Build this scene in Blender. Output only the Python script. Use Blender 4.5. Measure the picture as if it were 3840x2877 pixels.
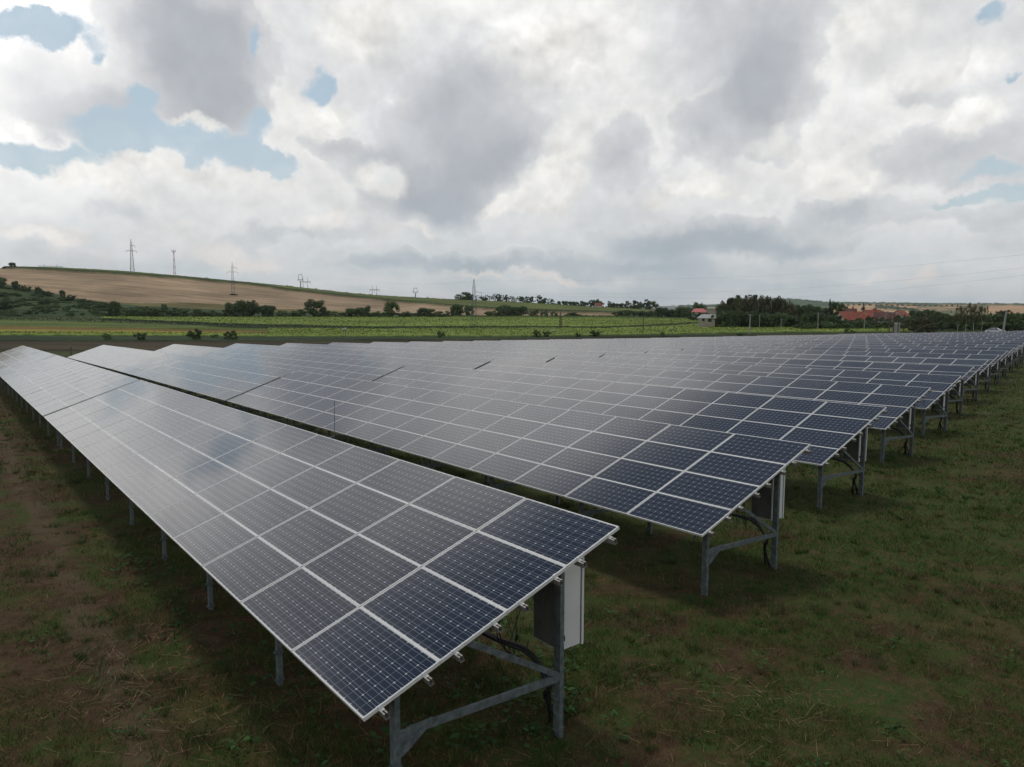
import bpy, math, random
import numpy as np
from mathutils import Vector, Matrix

random.seed(7); rng = np.random.default_rng(7)
for o in list(bpy.data.objects): bpy.data.objects.remove(o)
scene = bpy.context.scene
R = math.radians

# ------------------------------------------------------------------ camera
W, H, F = 3840.0, 2877.0, 2755.0           # photograph size and focal length in its pixels
PITCH, ROLL, YAW = 0.1033, 0.0016, 0.6603  # camera tilt; YAW = heading of the table rows
CZ = 4.6
def cam_axes():
    cp, sp = math.cos(PITCH), math.sin(PITCH)
    f = np.array([0, cp, -sp]); r = np.array([1., 0, 0]); u = np.cross(r, f)
    c, s = math.cos(ROLL), math.sin(ROLL)
    return c*r+s*u, -s*r+c*u, f
CR, CU, CF = cam_axes()
cam_data = bpy.data.cameras.new('camera'); cam = bpy.data.objects.new('camera', cam_data)
scene.collection.objects.link(cam)
M = Matrix.Identity(4)
for i in range(3):
    M[i][0] = CR[i]; M[i][1] = CU[i]; M[i][2] = -CF[i]
M[2][3] = CZ
cam.matrix_world = M
cam_data.sensor_width = 36; cam_data.lens = F/W*36
cam_data.clip_start = 0.1; cam_data.clip_end = 40000
scene.camera = cam

def ray(u, v):
    d = CR*((u-W/2)/F) - CU*((v-H/2)/F) + CF
    return d/np.linalg.norm(d)
def azel(u, v):
    d = ray(u, v); return math.atan2(d[0], d[1]), math.asin(d[2])

# ------------------------------------------------------------------ node helpers
class NT:
    def __init__(s, tree): s.t = tree; s.t.nodes.clear()
    def n(s, typ, **k):
        nd = s.t.nodes.new(typ)
        for a, b in k.items(): setattr(nd, a, b)
        return nd
    def l(s, a, b): s.t.links.new(a, b)
    def inp(s, nd, i, v):
        if v is None: return
        if hasattr(v, 'is_output') or isinstance(v, bpy.types.NodeSocket): s.l(v, nd.inputs[i])
        else: nd.inputs[i].default_value = v
    def math(s, op, a, b=None, c=None, clamp=False):
        nd = s.n('ShaderNodeMath', operation=op, use_clamp=clamp)
        s.inp(nd, 0, a); s.inp(nd, 1, b); s.inp(nd, 2, c); return nd.outputs[0]
    def vm(s, op, a, b=None, c=None, sc=None):
        nd = s.n('ShaderNodeVectorMath', operation=op)
        s.inp(nd, 0, a); s.inp(nd, 1, b); s.inp(nd, 2, c)
        if sc is not None: s.inp(nd, 3, sc)
        return nd.outputs['Value'] if op in ('LENGTH', 'DOT_PRODUCT') else nd.outputs[0]
    def noise(s, vec, scale, detail=4, rough=.5, dist=0, col=False):
        nd = s.n('ShaderNodeTexNoise'); s.inp(nd, 'Vector', vec)
        nd.inputs['Scale'].default_value = scale; nd.inputs['Detail'].default_value = detail
        nd.inputs['Roughness'].default_value = rough; nd.inputs['Distortion'].default_value = dist
        return nd.outputs['Color' if col else 'Fac']
    def ramp(s, v, a, b, lo=0., hi=1., smooth=True):
        nd = s.n('ShaderNodeMapRange', interpolation_type='SMOOTHSTEP' if smooth else 'LINEAR', clamp=True)
        s.inp(nd, 0, v); s.inp(nd, 1, a); s.inp(nd, 2, b); s.inp(nd, 3, lo); s.inp(nd, 4, hi); return nd.outputs[0]
    def mix(s, f, a, b, mode='MIX'):
        nd = s.n('ShaderNodeMix', data_type='RGBA', blend_type=mode, clamp_factor=True)
        s.inp(nd, 0, f)
        for i, v in ((6, a), (7, b)):
            if isinstance(v, (tuple, list)): v = (v[0], v[1], v[2], 1)
            s.inp(nd, i, v)
        return nd.outputs[2]

# ------------------------------------------------------------------ sky
SUN_DIR = Vector((-0.14, 0.36, 0.92)).normalized()
world = bpy.data.worlds.new("World"); scene.world = world; world.use_nodes = True
w = NT(world.node_tree)
geo = w.n('ShaderNodeTexCoord')
D0 = w.vm('NORMALIZE', geo.outputs['Generated'])
# billowing displacement of the direction before the cloud masses are looked up
n1 = w.noise(D0, 5.0, 3, .55, col=True); n2 = w.noise(D0, 22.0, 6, .62, col=True)
d1 = w.vm('SCALE', w.vm('SUBTRACT', n1, (.5, .5, .5)), sc=0.10)
d2 = w.vm('SCALE', w.vm('SUBTRACT', n2, (.5, .5, .5)), sc=0.05)
D = w.vm('NORMALIZE', w.vm('ADD', w.vm('ADD', D0, d1), d2))
sx = w.n('ShaderNodeSeparateXYZ'); w.l(D, sx.inputs[0])
AZ = w.math('ARCTAN2', sx.outputs[0], sx.outputs[1]); EL = w.math('ARCSINE', sx.outputs[2])
cb = w.n('ShaderNodeCombineXYZ'); w.l(AZ, cb.inputs[0]); w.l(EL, cb.inputs[1]); P = cb.outputs[0]
sx0 = w.n('ShaderNodeSeparateXYZ'); w.l(D0, sx0.inputs[0]); EL0 = w.math('ARCSINE', sx0.outputs[2])
AZ0 = w.math('ARCTAN2', sx0.outputs[0], sx0.outputs[1])
chain = [None]      # evaluating the masses one after another keeps the shader small
def blobs(lst, op='ADD'):
    out = None
    for (cx, cy, rx, ry, rot, amp) in lst:
        a, e = azel(cx, cy)
        # inverse mapping: TEXTURE type does (p - loc) rotated back, divided by scale
        mp = w.n('ShaderNodeMapping', vector_type='TEXTURE')
        if chain[0] is None: w.l(P, mp.inputs[0])
        else: w.l(w.vm('ADD', P, w.vm('SCALE', P, sc=w.math('MULTIPLY', chain[0], 1e-7))), mp.inputs[0])
        mp.inputs['Location'].default_value = (a, e, 0)
        mp.inputs['Rotation'].default_value = (0, 0, R(rot))
        mp.inputs['Scale'].default_value = (rx/F, ry/F, 1)
        ln = w.vm('LENGTH', mp.outputs[0])
        v = w.math('MULTIPLY_ADD', ln, -amp, amp, clamp=True)
        out = v if out is None else w.math(op, out, v)
        chain[0] = out
    return out
# (centre x, y in the photograph's pixels of sky direction, radii, rotation, weight)
dark = blobs([
 (740,330,330,330,0,.9),(640,90,300,150,0,.6),(860,300,170,240,-25,.4),(540,200,200,200,0,.35),(760,400,200,110,0,.3),
 (170,390,300,150,-8,.95),(360,390,140,60,0,.5),(190,460,170,60,0,.4),(120,200,200,110,0,.3),
 (1720,540,380,330,0,.85),(1780,250,240,230,0,.4),(1950,560,180,160,0,.55),(1670,760,250,120,-12,.8),(1420,640,200,90,0,.3),(1820,650,250,110,10,.5),(1540,765,230,75,0,.5),
 (2820,290,300,330,0,.85),(2960,220,200,230,0,.4),(2850,480,120,180,20,.55),(2340,560,140,180,0,.75),(2620,520,150,130,0,.55),
 (2680,875,480,75,0,.85),(3040,890,320,70,0,.6),(2500,900,420,60,0,.45),
 (1880,1000,600,60,0,.85),(1400,1010,500,50,0,.4),(2420,980,400,80,0,.4),
 (3480,560,340,130,8,.6),(3450,320,150,80,0,.45),(3250,770,300,70,0,.5),(3200,760,180,60,10,.3),(2450,1050,260,200,0,.40),(2950,1000,500,120,0,.2),(3600,810,300,40,0,.3),
 (1240,555,170,50,0,.6),(1350,610,160,60,0,.35),(430,750,240,90,-15,.22),(830,900,260,90,0,.3),(1150,880,260,60,0,.35),(200,960,300,60,0,.2)])
lite = blobs([
 (1270,460,170,80,0,.9),(1120,520,120,40,0,.5),(1480,370,120,60,0,.45),(1420,690,130,90,0,.8),(1080,640,120,50,-20,.5),
 (2150,620,150,230,0,.7),(1950,750,260,80,35,.6),(2010,300,260,200,0,.3),(2050,800,150,60,0,.4),
 (1350,100,330,180,0,.7),(2080,110,560,190,0,.5),(3190,640,260,100,-8,.95),(2900,560,150,100,0,.5),(2640,700,170,70,-15,.95),(2500,730,150,50,0,.4),
 (3660,400,150,80,25,.9),(3560,240,330,80,10,.6),(3200,150,150,200,0,.45),(3420,80,400,60,0,.35),(2590,400,250,30,10,.4),
 (420,580,420,80,8,.7),(800,640,330,60,-8,.55),(360,650,220,50,-10,.65),(100,850,180,50,-8,.55),(260,870,160,40,0,.5),(700,800,320,60,0,.4),
 (740,500,170,45,0,.9),(80,480,100,40,-20,.6),(860,930,170,80,-20,.75),(1180,845,100,40,15,.85),(980,1000,180,40,0,.45),
 (1900,1035,300,28,0,.55),(2150,1040,200,28,0,.5),(1600,880,130,40,-20,.6),(1900,800,140,50,0,.6),(1480,850,120,40,0,.45),
 (60,30,120,60,0,.8),(3280,1060,90,22,0,.5),(3430,1060,60,30,0,.8),(3330,980,100,70,0,.2),(2700,600,200,50,0,.3)])
hole = blobs([
 (60,95,150,60,-8,1.),(215,130,120,60,-10,.9),(325,240,60,45,0,.7),(1200,318,95,95,0,1.15),(1240,360,50,60,0,.5),
 (500,410,90,120,20,.85),(480,360,60,40,0,.4),(400,490,230,60,0,.95),(800,560,370,66,-4,1.15),(430,540,240,50,8,.8),(70,570,240,52,0,1.05),
 (1060,610,140,60,-20,.8),(970,500,120,90,0,.7),(1000,440,80,50,0,.5),(950,200,35,110,0,.8),(1040,610,90,45,0,.4),
 (3715,25,80,50,0,.85),(3560,735,150,26,10,.9),(3790,700,140,42,15,.95),(3680,630,150,30,8,.6),(3835,225,40,25,0,.8),(3180,880,140,60,30,.28)])
def puffs(vec, scale):
    n_ = w.noise(vec, scale*.55, 4, .5)      # rounded billows with dark creases between them
    return w.math('MULTIPLY_ADD', w.math('ABSOLUTE', w.math('SUBTRACT', n_, .5)), -2.6, .95)
Dw = w.vm('ADD', D0, w.vm('SCALE', w.vm('SUBTRACT', n2, (.5, .5, .5)), sc=0.03))
pf = puffs(Dw, 15.0)
pfu = puffs(w.vm('ADD', Dw, (-.002, .0, .012)), 15.0)
prel = w.math('SUBTRACT', pfu, pf)          # tops of the puffs catch the light
fb0 = w.noise(D0, 9.0, 8, .62); fb = w.math('ADD', w.math('MULTIPLY', fb0, .62), w.math('MULTIPLY_ADD', pf, -.55, .60)); fb2 = w.noise(D0, 3.2, 5, .55)
# stretched streaky noise: flat cloud decks near the horizon
st = w.n('ShaderNodeCombineXYZ'); w.l(AZ0, st.inputs[0]); w.l(w.math('MULTIPLY', EL0, 4.0), st.inputs[1])
fs = w.noise(st.outputs[0], 6.0, 6, .6)
# the rest of the sky, away from the named masses
inview = w.ramp(w.math('ABSOLUTE', AZ0), .72, 1.0); up = w.ramp(EL0, .40, .62); off = w.math('MAXIMUM', inview, up)
gen = w.math('MULTIPLY', w.ramp(fb2, .42, .62), off)
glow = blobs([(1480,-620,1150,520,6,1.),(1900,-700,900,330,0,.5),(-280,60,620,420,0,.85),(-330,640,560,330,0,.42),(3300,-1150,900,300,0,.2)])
dsum = w.math('ADD', w.math('ADD', dark, w.math('MULTIPLY', gen, .9)), w.math('MULTIPLY_ADD', fb, .9, -.45))
darkm = w.ramp(dsum, .0, 1.0)
dedge = w.ramp(dsum, .04, .20)
lsum = w.math('ADD', lite, w.math('MULTIPLY_ADD', fb, .8, -.4))
litem = w.ramp(lsum, .08, .62)
hs = w.math('ADD', hole, w.math('MULTIPLY_ADD', fb, 1.0, -.5))
holem = w.math('MULTIPLY', w.ramp(hs, .18, .62), w.ramp(fb, .30, .62, 1., .85))
# billow relief: the noise compared with itself a little higher up (clouds are lit from above)
Dup = w.vm('ADD', D0, (0.004, 0.002, 0.016))
rel1 = w.math('SUBTRACT', w.noise(D0, 12.0, 7, .6), w.noise(Dup, 12.0, 7, .6))
Dup2 = w.vm('ADD', D0, (0.01, 0.0, 0.04))
rel2 = w.math('SUBTRACT', w.noise(D0, 4.0, 5, .55), w.noise(Dup2, 4.0, 5, .55))
rel = w.math('ADD', w.math('MULTIPLY', rel1, .65), w.math('MULTIPLY', rel2, .5))
rel = w.math('MULTIPLY', rel, w.ramp(EL0, .0, .22, .35, 1.))
low = w.ramp(EL0, -.01, .20, 1., 0.)
lowc = w.mix(w.ramp(fs, .30, .74), (.47,.535,.575), (.66,.665,.665))
base = w.mix(low, w.mix(fb2, (.64,.66,.69), (.84,.835,.82)), lowc)
c = w.mix(w.math('MULTIPLY', darkm, .8), base, w.mix(low, (.37,.40,.445), (.335,.425,.475)))
c = w.mix(w.math('MULTIPLY', dedge, w.ramp(EL0, .02, .2, .08, .20)), c, (.50,.52,.56))
rim = w.math('MULTIPLY', w.ramp(dsum, -.25, .05), w.ramp(dsum, .05, .20, 1., 0.))
c = w.mix(w.math('MULTIPLY', rim, w.math('MULTIPLY', w.ramp(fb2, .42, .56), w.ramp(EL0, .04, .2, .1, .55))), c, (.93,.92,.90))
c = w.mix(w.math('MULTIPLY', litem, .85), c, w.mix(low, (.88,.87,.84), (.70,.665,.64)))
rel = w.math('ADD', rel, w.math('MULTIPLY', prel, w.math('MULTIPLY', w.ramp(EL0, .0, .14, .15, 1.), w.math('MULTIPLY_ADD', litem, .75, .08))))
rel = w.math('MULTIPLY', rel, w.ramp(darkm, .1, .6, 1., .45))
c = w.mix(1.0, c, w.math('ADD', rel, 1.0), 'MULTIPLY')
# unseen sky overhead, darkened to keep the ground and panel reflections dim
c = w.mix(w.ramp(EL0, .54, .68, 0., .9), c, w.mix(fb2, (.09,.14,.22), (.17,.215,.28)))
# bright out-of-view cloud patches, added to brighten the panels' reflections
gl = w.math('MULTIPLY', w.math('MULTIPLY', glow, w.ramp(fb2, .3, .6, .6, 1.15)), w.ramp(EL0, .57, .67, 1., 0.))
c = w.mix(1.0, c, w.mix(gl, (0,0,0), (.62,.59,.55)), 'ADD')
sky = w.n('ShaderNodeTexSky', sky_type='NISHITA'); sky.sun_disc = False
sky.sun_elevation = math.asin(SUN_DIR.z); sky.sun_rotation = math.atan2(SUN_DIR.x, SUN_DIR.y)
sky.air_density = 1.0; sky.dust_density = 2.0; sky.ozone_density = 1.0
blue = w.mix(1.0, sky.outputs[0], (.10,.10,.10), 'MULTIPLY')
blue = w.mix(.66, blue, w.mix(w.ramp(EL0, .1, .4), (.54,.66,.71), (.40,.56,.66)))
c = w.mix(w.math('MULTIPLY', holem, .95), c, blue)
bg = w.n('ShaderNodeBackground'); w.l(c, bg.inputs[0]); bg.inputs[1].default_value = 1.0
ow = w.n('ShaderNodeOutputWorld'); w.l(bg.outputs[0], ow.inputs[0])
world.cycles.sampling_method = 'MANUAL'; world.cycles.sample_map_resolution = 512

sun_d = bpy.data.lights.new('sun', 'SUN'); sun_d.energy = 1.1; sun_d.angle = R(11); sun_d.color = (1, .95, .88)
sun = bpy.data.objects.new('sun', sun_d); scene.collection.objects.link(sun)
sun.rotation_euler = SUN_DIR.to_track_quat('Z', 'Y').to_euler()
scene.view_settings.view_transform = 'Standard'; scene.view_settings.look = 'None'
scene.view_settings.exposure = 0.0; scene.view_settings.gamma = 1.0
scene.render.engine = 'CYCLES'
scene.cycles.max_bounces = 6; scene.cycles.transparent_max_bounces = 4
scene.cycles.use_denoising = True
scene.cycles.sample_clamp_indirect = 4

# ------------------------------------------------------------------ materials
def new_mat(name):
    m = bpy.data.materials.new(name); m.use_nodes = True
    t = NT(m.node_tree); b = t.n('ShaderNodeBsdfPrincipled'); o = t.n('ShaderNodeOutputMaterial')
    t.l(b.outputs[0], o.inputs[0]); return m, t, b
def simple(name, col, rough=.6, metal=0., var=.15, scale=8., spec=.5, bump=0.):
    m, t, b = new_mat(name)
    tc = t.n('ShaderNodeTexCoord').outputs['Object']
    n = t.noise(tc, scale, 5, .6)
    k = t.ramp(n, .3, .7, 1-var, 1+var, False)
    t.l(t.mix(1.0, (col[0], col[1], col[2]), k, 'MULTIPLY'), b.inputs['Base Color'])
    b.inputs['Roughness'].default_value = rough; b.inputs['Metallic'].default_value = metal
    b.inputs['Specular IOR Level'].default_value = spec
    if bump:
        bp = t.n('ShaderNodeBump'); bp.inputs['Strength'].default_value = bump; t.l(n, bp.inputs['Height']); t.l(bp.outputs[0], b.inputs['Normal'])
    return m
def foliage(name, c1, c2, scale=1.2, trans=.0):
    m, t, b = new_mat(name)
    g = t.n('ShaderNodeNewGeometry'); oi = t.n('ShaderNodeObjectInfo')
    tc = t.n('ShaderNodeTexCoord').outputs['Object']
    n = t.noise(tc, scale, 3, .6)
    n = t.math('ADD', t.math('MULTIPLY', n, .7), t.math('MULTIPLY', g.outputs['Random Per Island'], .3))
    col = t.mix(t.ramp(n, .3, .7), c1, c2)
    k = t.math('MULTIPLY_ADD', oi.outputs['Random'], .5, .75)
    t.l(t.mix(1.0, col, k, 'MULTIPLY'), b.inputs['Base Color'])
    b.inputs['Roughness'].default_value = .8; b.inputs['Specular IOR Level'].default_value = .15
    return m
MAT = {}
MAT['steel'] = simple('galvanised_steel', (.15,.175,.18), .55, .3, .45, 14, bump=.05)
MAT['alu'] = simple('aluminium', (.80,.79,.76), .45, .15, .08, 20)
MAT['alu_dark'] = simple('aluminium_cut', (.36,.34,.31), .5, .5, .1, 20)
MAT['box'] = simple('painted_cabinet', (.74,.74,.71), .5, 0, .07, 3)
MAT['plate'] = simple('cabinet_shade_plate', (.16,.165,.16), .6, .1, .2, 4); MAT['label'] = simple('rating_plate', (.45,.45,.42), .5)
MAT['gasket'] = simple('rubber_gasket', (.02,.02,.02), .7)
MAT['cable'] = simple('black_cable', (.014,.014,.015), .6)
MAT['back'] = simple('backsheet', (.5,.5,.5), .6)
MAT['wood'] = simple('weathered_wood', (.12,.09,.07), .9, 0, .3, 3)
MAT['concrete'] = simple('pole_concrete', (.36,.36,.33), .9, 0, .2, 2)
MAT['wire'] = simple('power_wire', (.20,.21,.22), .6)
MAT['lattice'] = simple('lattice_steel', (.10,.13,.145), .7, .1, .1)
MAT['rust'] = simple('rusty_steel', (.16,.10,.07), .8)
MAT['redpaint'] = simple('red_painted_steel', (.5,.12,.1), .6)
MAT['whitepaint'] = simple('white_painted_steel', (.7,.7,.7), .6)
MAT['wall'] = simple('rendered_wall', (.62,.59,.53), .9, 0, .1, .8)
MAT['beige'] = simple('beige_wall', (.40,.36,.28), .9, 0, .15, .8)
MAT['tile'] = simple('red_roof_tiles', (.29,.085,.052), .9, 0, .45, 1.2)
MAT['tile_old'] = simple('weathered_roof_tiles', (.13,.06,.05), .9, 0, .4, 1.2)
MAT['redmetal'] = simple('red_sheet_roof', (.55,.13,.12), .6, 0, .08, .5)
MAT['greyroof'] = simple('grey_sheet_roof', (.38,.38,.37), .7, 0, .12, .6)
MAT['brick'] = simple('chimney_brick', (.3,.12,.08), .9)
MAT['windowglass'] = simple('dark_window', (.03,.035,.04), .15)
MAT['carpaint'] = simple('white_car_paint', (.75,.76,.77), .25, 0, .02)
MAT['tyre'] = simple('tyre_rubber', (.02,.02,.02), .8)
MAT['trunk'] = simple('bark', (.07,.055,.04), .9, 0, .3, 3)
MAT['birchbark'] = simple('birch_bark', (.62,.60,.55), .8, 0, .35, 2.2)
MAT['leaf_dark'] = foliage('foliage_dark', (.062,.094,.046), (.14,.195,.08), .35)
MAT['leaf_mid'] = foliage('foliage_mid', (.072,.112,.044), (.15,.21,.078), .35)
MAT['leaf_light'] = foliage('foliage_light', (.06,.095,.03), (.12,.16,.05), .35)
MAT['leaf_brown'] = foliage('foliage_brownish', (.085,.085,.045), (.15,.145,.08), .35)
MAT['leaf_birch'] = foliage('foliage_birch', (.09,.095,.04), (.17,.155,.08), .35)
MAT['leaf_conifer'] = foliage('foliage_conifer', (.024,.032,.024), (.05,.058,.038), .35)

def cell_material():
    m, t, b = new_mat('solar_cells')
    uv = t.n('ShaderNodeUVMap'); uv.uv_map = 'UVMap'
    s = t.n('ShaderNodeSeparateXYZ'); t.l(uv.outputs[0], s.inputs[0])
    pit = .1285
    u = t.math('DIVIDE', t.math('SUBTRACT', s.outputs[0], .019), pit); v = t.math('DIVIDE', t.math('SUBTRACT', s.outputs[1], .0185), pit)
    cu = t.math('SUBTRACT', t.math('FRACT', u), .5); cv = t.math('SUBTRACT', t.math('FRACT', v), .5)
    au = t.math('ABSOLUTE', cu); av = t.math('ABSOLUTE', cv)
    inside = t.math('MULTIPLY', t.math('LESS_THAN', t.math('ABSOLUTE', t.math('SUBTRACT', u, 6)), 6.0),
                    t.math('LESS_THAN', t.math('ABSOLUTE', t.math('SUBTRACT', v, 3)), 3.0))
    m1 = t.math('LESS_THAN', au, .488); m2 = t.math('LESS_THAN', av, .488)
    m3 = t.math('LESS_THAN', t.math('ADD', au, av), .905)
    bus = t.math('LESS_THAN', t.math('ABSOLUTE', t.math('SUBTRACT', av, .25)), .012)
    cell = t.math('MULTIPLY', t.math('MULTIPLY', m1, m2), t.math('MULTIPLY', m3, inside))
    oi = t.n('ShaderNodeObjectInfo')
    # slight colour difference from cell to cell and panel to panel
    cellid = t.n('ShaderNodeCombineXYZ'); t.l(t.math('FLOOR', u), cellid.inputs[0]); t.l(t.math('FLOOR', v), cellid.inputs[1]); t.l(t.math('MULTIPLY', oi.outputs['Random'], 37.), cellid.inputs[2])
    wn = t.n('ShaderNodeTexWhiteNoise', noise_dimensions='3D'); t.l(cellid.outputs[0], wn.inputs['Vector'])
    rp = t.math('FRACT', t.math('MULTIPLY', oi.outputs['Random'], 7.31))
    cc = t.mix(t.math('ADD', t.math('MULTIPLY', wn.outputs['Value'], .45), t.math('MULTIPLY', rp, .55)), (.0035,.0095,.026), (.0060,.0140,.036))
    col = t.mix(cell, t.mix(m3, (.56,.58,.60), t.mix(inside, (.50,.51,.52), (.30,.32,.36))), cc)
    col = t.mix(t.math('MULTIPLY', t.math('MULTIPLY', bus, cell), .9), col, (.30,.32,.36))
    # dust: thin film, a little thicker along the lower frame edge
    gp = t.n('ShaderNodeNewGeometry').outputs['Position']
    dust = t.math('MULTIPLY', t.noise(gp, 1.7, 5, .65), .05)
    edge = t.ramp(s.outputs[1], .0, .10, .08, 0.)
    col = t.mix(t.math('ADD', dust, t.math('MULTIPLY', edge, t.math('ADD', rp, .4))), col, (.30,.27,.23))
    # a few bird droppings
    vo = t.n('ShaderNodeTexVoronoi'); t.l(gp, vo.inputs['Vector']); vo.inputs['Scale'].default_value = 1.1
    drop = t.math('LESS_THAN', t.math('ADD', vo.outputs['Distance'], t.math('MULTIPLY', t.noise(gp, 60, 2), .03)), .032)
    col = t.mix(drop, col, (.55,.55,.50))
    t.l(col, b.inputs['Base Color'])
    t.l(t.math('MULTIPLY_ADD', t.noise(gp, 2.3, 4, .6), .05, .06), b.inputs['Roughness'])
    b.inputs['IOR'].default_value = 1.5
    b.inputs['Specular IOR Level'].default_value = .5
    return m
MAT['cells'] = cell_material()

# ------------------------------------------------------------------ mesh helpers
class MB:
    def __init__(s): s.v = []; s.f = []; s.m = []; s.uv = None
    def add(s, vs, fs, mi=0):
        o = len(s.v); s.v += [tuple(map(float, p)) for p in vs]; s.f += [tuple(i+o for i in f) for f in fs]; s.m += [mi]*len(fs); return s
    def box(s, lo, hi, mi=0, mat=None):
        x0,y0,z0 = lo; x1,y1,z1 = hi
        vs = [(x0,y0,z0),(x1,y0,z0),(x1,y1,z0),(x0,y1,z0),(x0,y0,z1),(x1,y0,z1),(x1,y1,z1),(x0,y1,z1)]
        if mat is not None: vs = [tuple(mat @ Vector(p)) for p in vs]
        return s.add(vs, [(0,3,2,1),(4,5,6,7),(0,1,5,4),(1,2,6,5),(2,3,7,6),(3,0,4,7)], mi)
    def bar(s, p, q, w, h, mi=0, up=(0,0,1), chan=0):
        p, q = Vector(p), Vector(q); d = (q-p).normalized(); up = Vector(up)
        sd = d.cross(up)
        if sd.length < 1e-4: sd = d.cross(Vector((1,0,0)))
        sd.normalize(); u = sd.cross(d).normalized(); L = (q-p).length
        def B(a0,a1,b0,b1):
            vs = []
            for t_ in (0, L):
                for (a, b) in ((a0,b0),(a1,b0),(a1,b1),(a0,b1)): vs.append(p+d*t_+sd*a+u*b)
            s.add(vs, [(3,2,1,0),(4,5,6,7),(0,1,5,4),(1,2,6,5),(2,3,7,6),(3,0,4,7)], mi)
        if not chan: B(-w/2,w/2,-h/2,h/2)
        else:                     # open channel: web and two flanges
            B(-w/2,-w/2+chan,-h/2,h/2); B(-w/2+chan,w/2,-h/2,-h/2+chan); B(-w/2+chan,w/2,h/2-chan,h/2)
        return s
    def tube(s, pts, r, n=6, mi=0, r2=None):
        pts = [Vector(p) for p in pts]; o = len(s.v); N = len(pts)
        for i, p in enumerate(pts):
            d = (pts[min(i+1,N-1)]-pts[max(i-1,0)]).normalized()
            a = d.cross(Vector((0,0,1)) if abs(d.z) < .95 else Vector((1,0,0))).normalized(); b = d.cross(a)
            rr = r if r2 is None else r+(r2-r)*i/(N-1)
            for k in range(n):
                t_ = 2*math.pi*k/n; s.v.append(tuple(p+a*math.cos(t_)*rr+b*math.sin(t_)*rr))
        for i in range(N-1):
            for k in range(n):
                k2 = (k+1) % n; s.f.append((o+i*n+k, o+i*n+k2, o+(i+1)*n+k2, o+(i+1)*n+k)); s.m.append(mi)
        s.f.append(tuple(o+k for k in range(n))[::-1]); s.f.append(tuple(o+(N-1)*n+k for k in range(n))); s.m += [mi, mi]
        return s
    def mesh(s, name, mats, smooth=False):
        me = bpy.data.meshes.new(name); me.from_pydata(s.v, [], s.f)
        for m_ in (mats if isinstance(mats, (list, tuple)) else [mats]): me.materials.append(m_)
        me.polygons.foreach_set('material_index', s.m)
        if smooth: me.polygons.foreach_set('use_smooth', [True]*len(s.f))
        me.update(); return me
def np_mesh(name, v, f, mats, nper=3, attr=None):
    me = bpy.data.meshes.new(name); nv = len(v); nf = len(f)
    me.vertices.add(nv); me.vertices.foreach_set('co', np.asarray(v, np.float32).ravel())
    me.loops.add(nf*nper); me.loops.foreach_set('vertex_index', np.asarray(f, np.int32).ravel())
    me.polygons.add(nf); me.polygons.foreach_set('loop_start', np.arange(nf, dtype=np.int32)*nper)
    try: me.polygons.foreach_set('loop_total', np.full(nf, nper, np.int32))
    except Exception: pass
    for m_ in (mats if isinstance(mats, (list, tuple)) else [mats]): me.materials.append(m_)
    if attr is not None:
        a = me.attributes.new('tint', 'FLOAT_COLOR', 'POINT'); a.data.foreach_set('color', np.asarray(attr, np.float32).ravel())
    me.update(calc_edges=True); me.validate(); return me
COL = scene.collection
def link(name, data, parent=None, loc=None, rot=None, scale=None, mat=None):
    o = bpy.data.objects.new(name, data); COL.objects.link(o)
    if parent is not None: o.parent = parent
    if mat is not None: o.matrix_local = mat
    if loc is not None: o.location = loc
    if rot is not None: o.rotation_euler = rot
    if scale is not None: o.scale = scale if isinstance(scale, (tuple, list)) else (scale,)*3
    return o
def tag(o, label=None, cat=None, group=None, kind=None):
    if label: o['label'] = label
    if cat: o['category'] = cat
    if group: o['group'] = group
    if kind: o['kind'] = kind
    return o
ORD = ['zeroth','first','second','third','fourth','fifth','sixth','seventh','eighth','ninth','tenth','eleventh','twelfth','thirteenth','fourteenth','fifteenth','sixteenth','seventeenth','eighteenth','nineteenth','twentieth']
def ordn(n):
    if n <= 20: return ORD[n]
    tens = {20:'twenty',30:'thirty',40:'forty',50:'fifty',60:'sixty',70:'seventy',80:'eighty',90:'ninety'}
    t_, u_ = n//10*10, n % 10
    if n >= 100: return 'hundred and '+ordn(n-100) if n > 100 else 'hundredth'
    return tens[t_]+'-'+ORD[u_] if u_ else {30:'thirtieth',40:'fortieth',50:'fiftieth',60:'sixtieth',70:'seventieth',80:'eightieth',90:'ninetieth'}[t_]

# ------------------------------------------------------------------ numpy noise
def vnoise(x, y, seed=0):
    xi = np.floor(x).astype(np.int64); yi = np.floor(y).astype(np.int64); fx = x-xi; fy = y-yi
    fx = fx*fx*(3-2*fx); fy = fy*fy*(3-2*fy)
    def h(a, b):
        n = (a*374761393+b*668265263+seed*1442695041) & 0x7fffffff
        n = ((n ^ (n >> 13))*1274126177) & 0x7fffffff
        return ((n ^ (n >> 16)) & 0xffff)/65535.0
    return (h(xi,yi)*(1-fx)+h(xi+1,yi)*fx)*(1-fy)+(h(xi,yi+1)*(1-fx)+h(xi+1,yi+1)*fx)*fy
def fbm(x, y, oct=4, seed=0):
    s = 0; a = .5; t_ = 0
    for i in range(oct): s = s+a*vnoise(x*2**i, y*2**i, seed+i); t_ += a; a *= .5
    return s/t_

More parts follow.
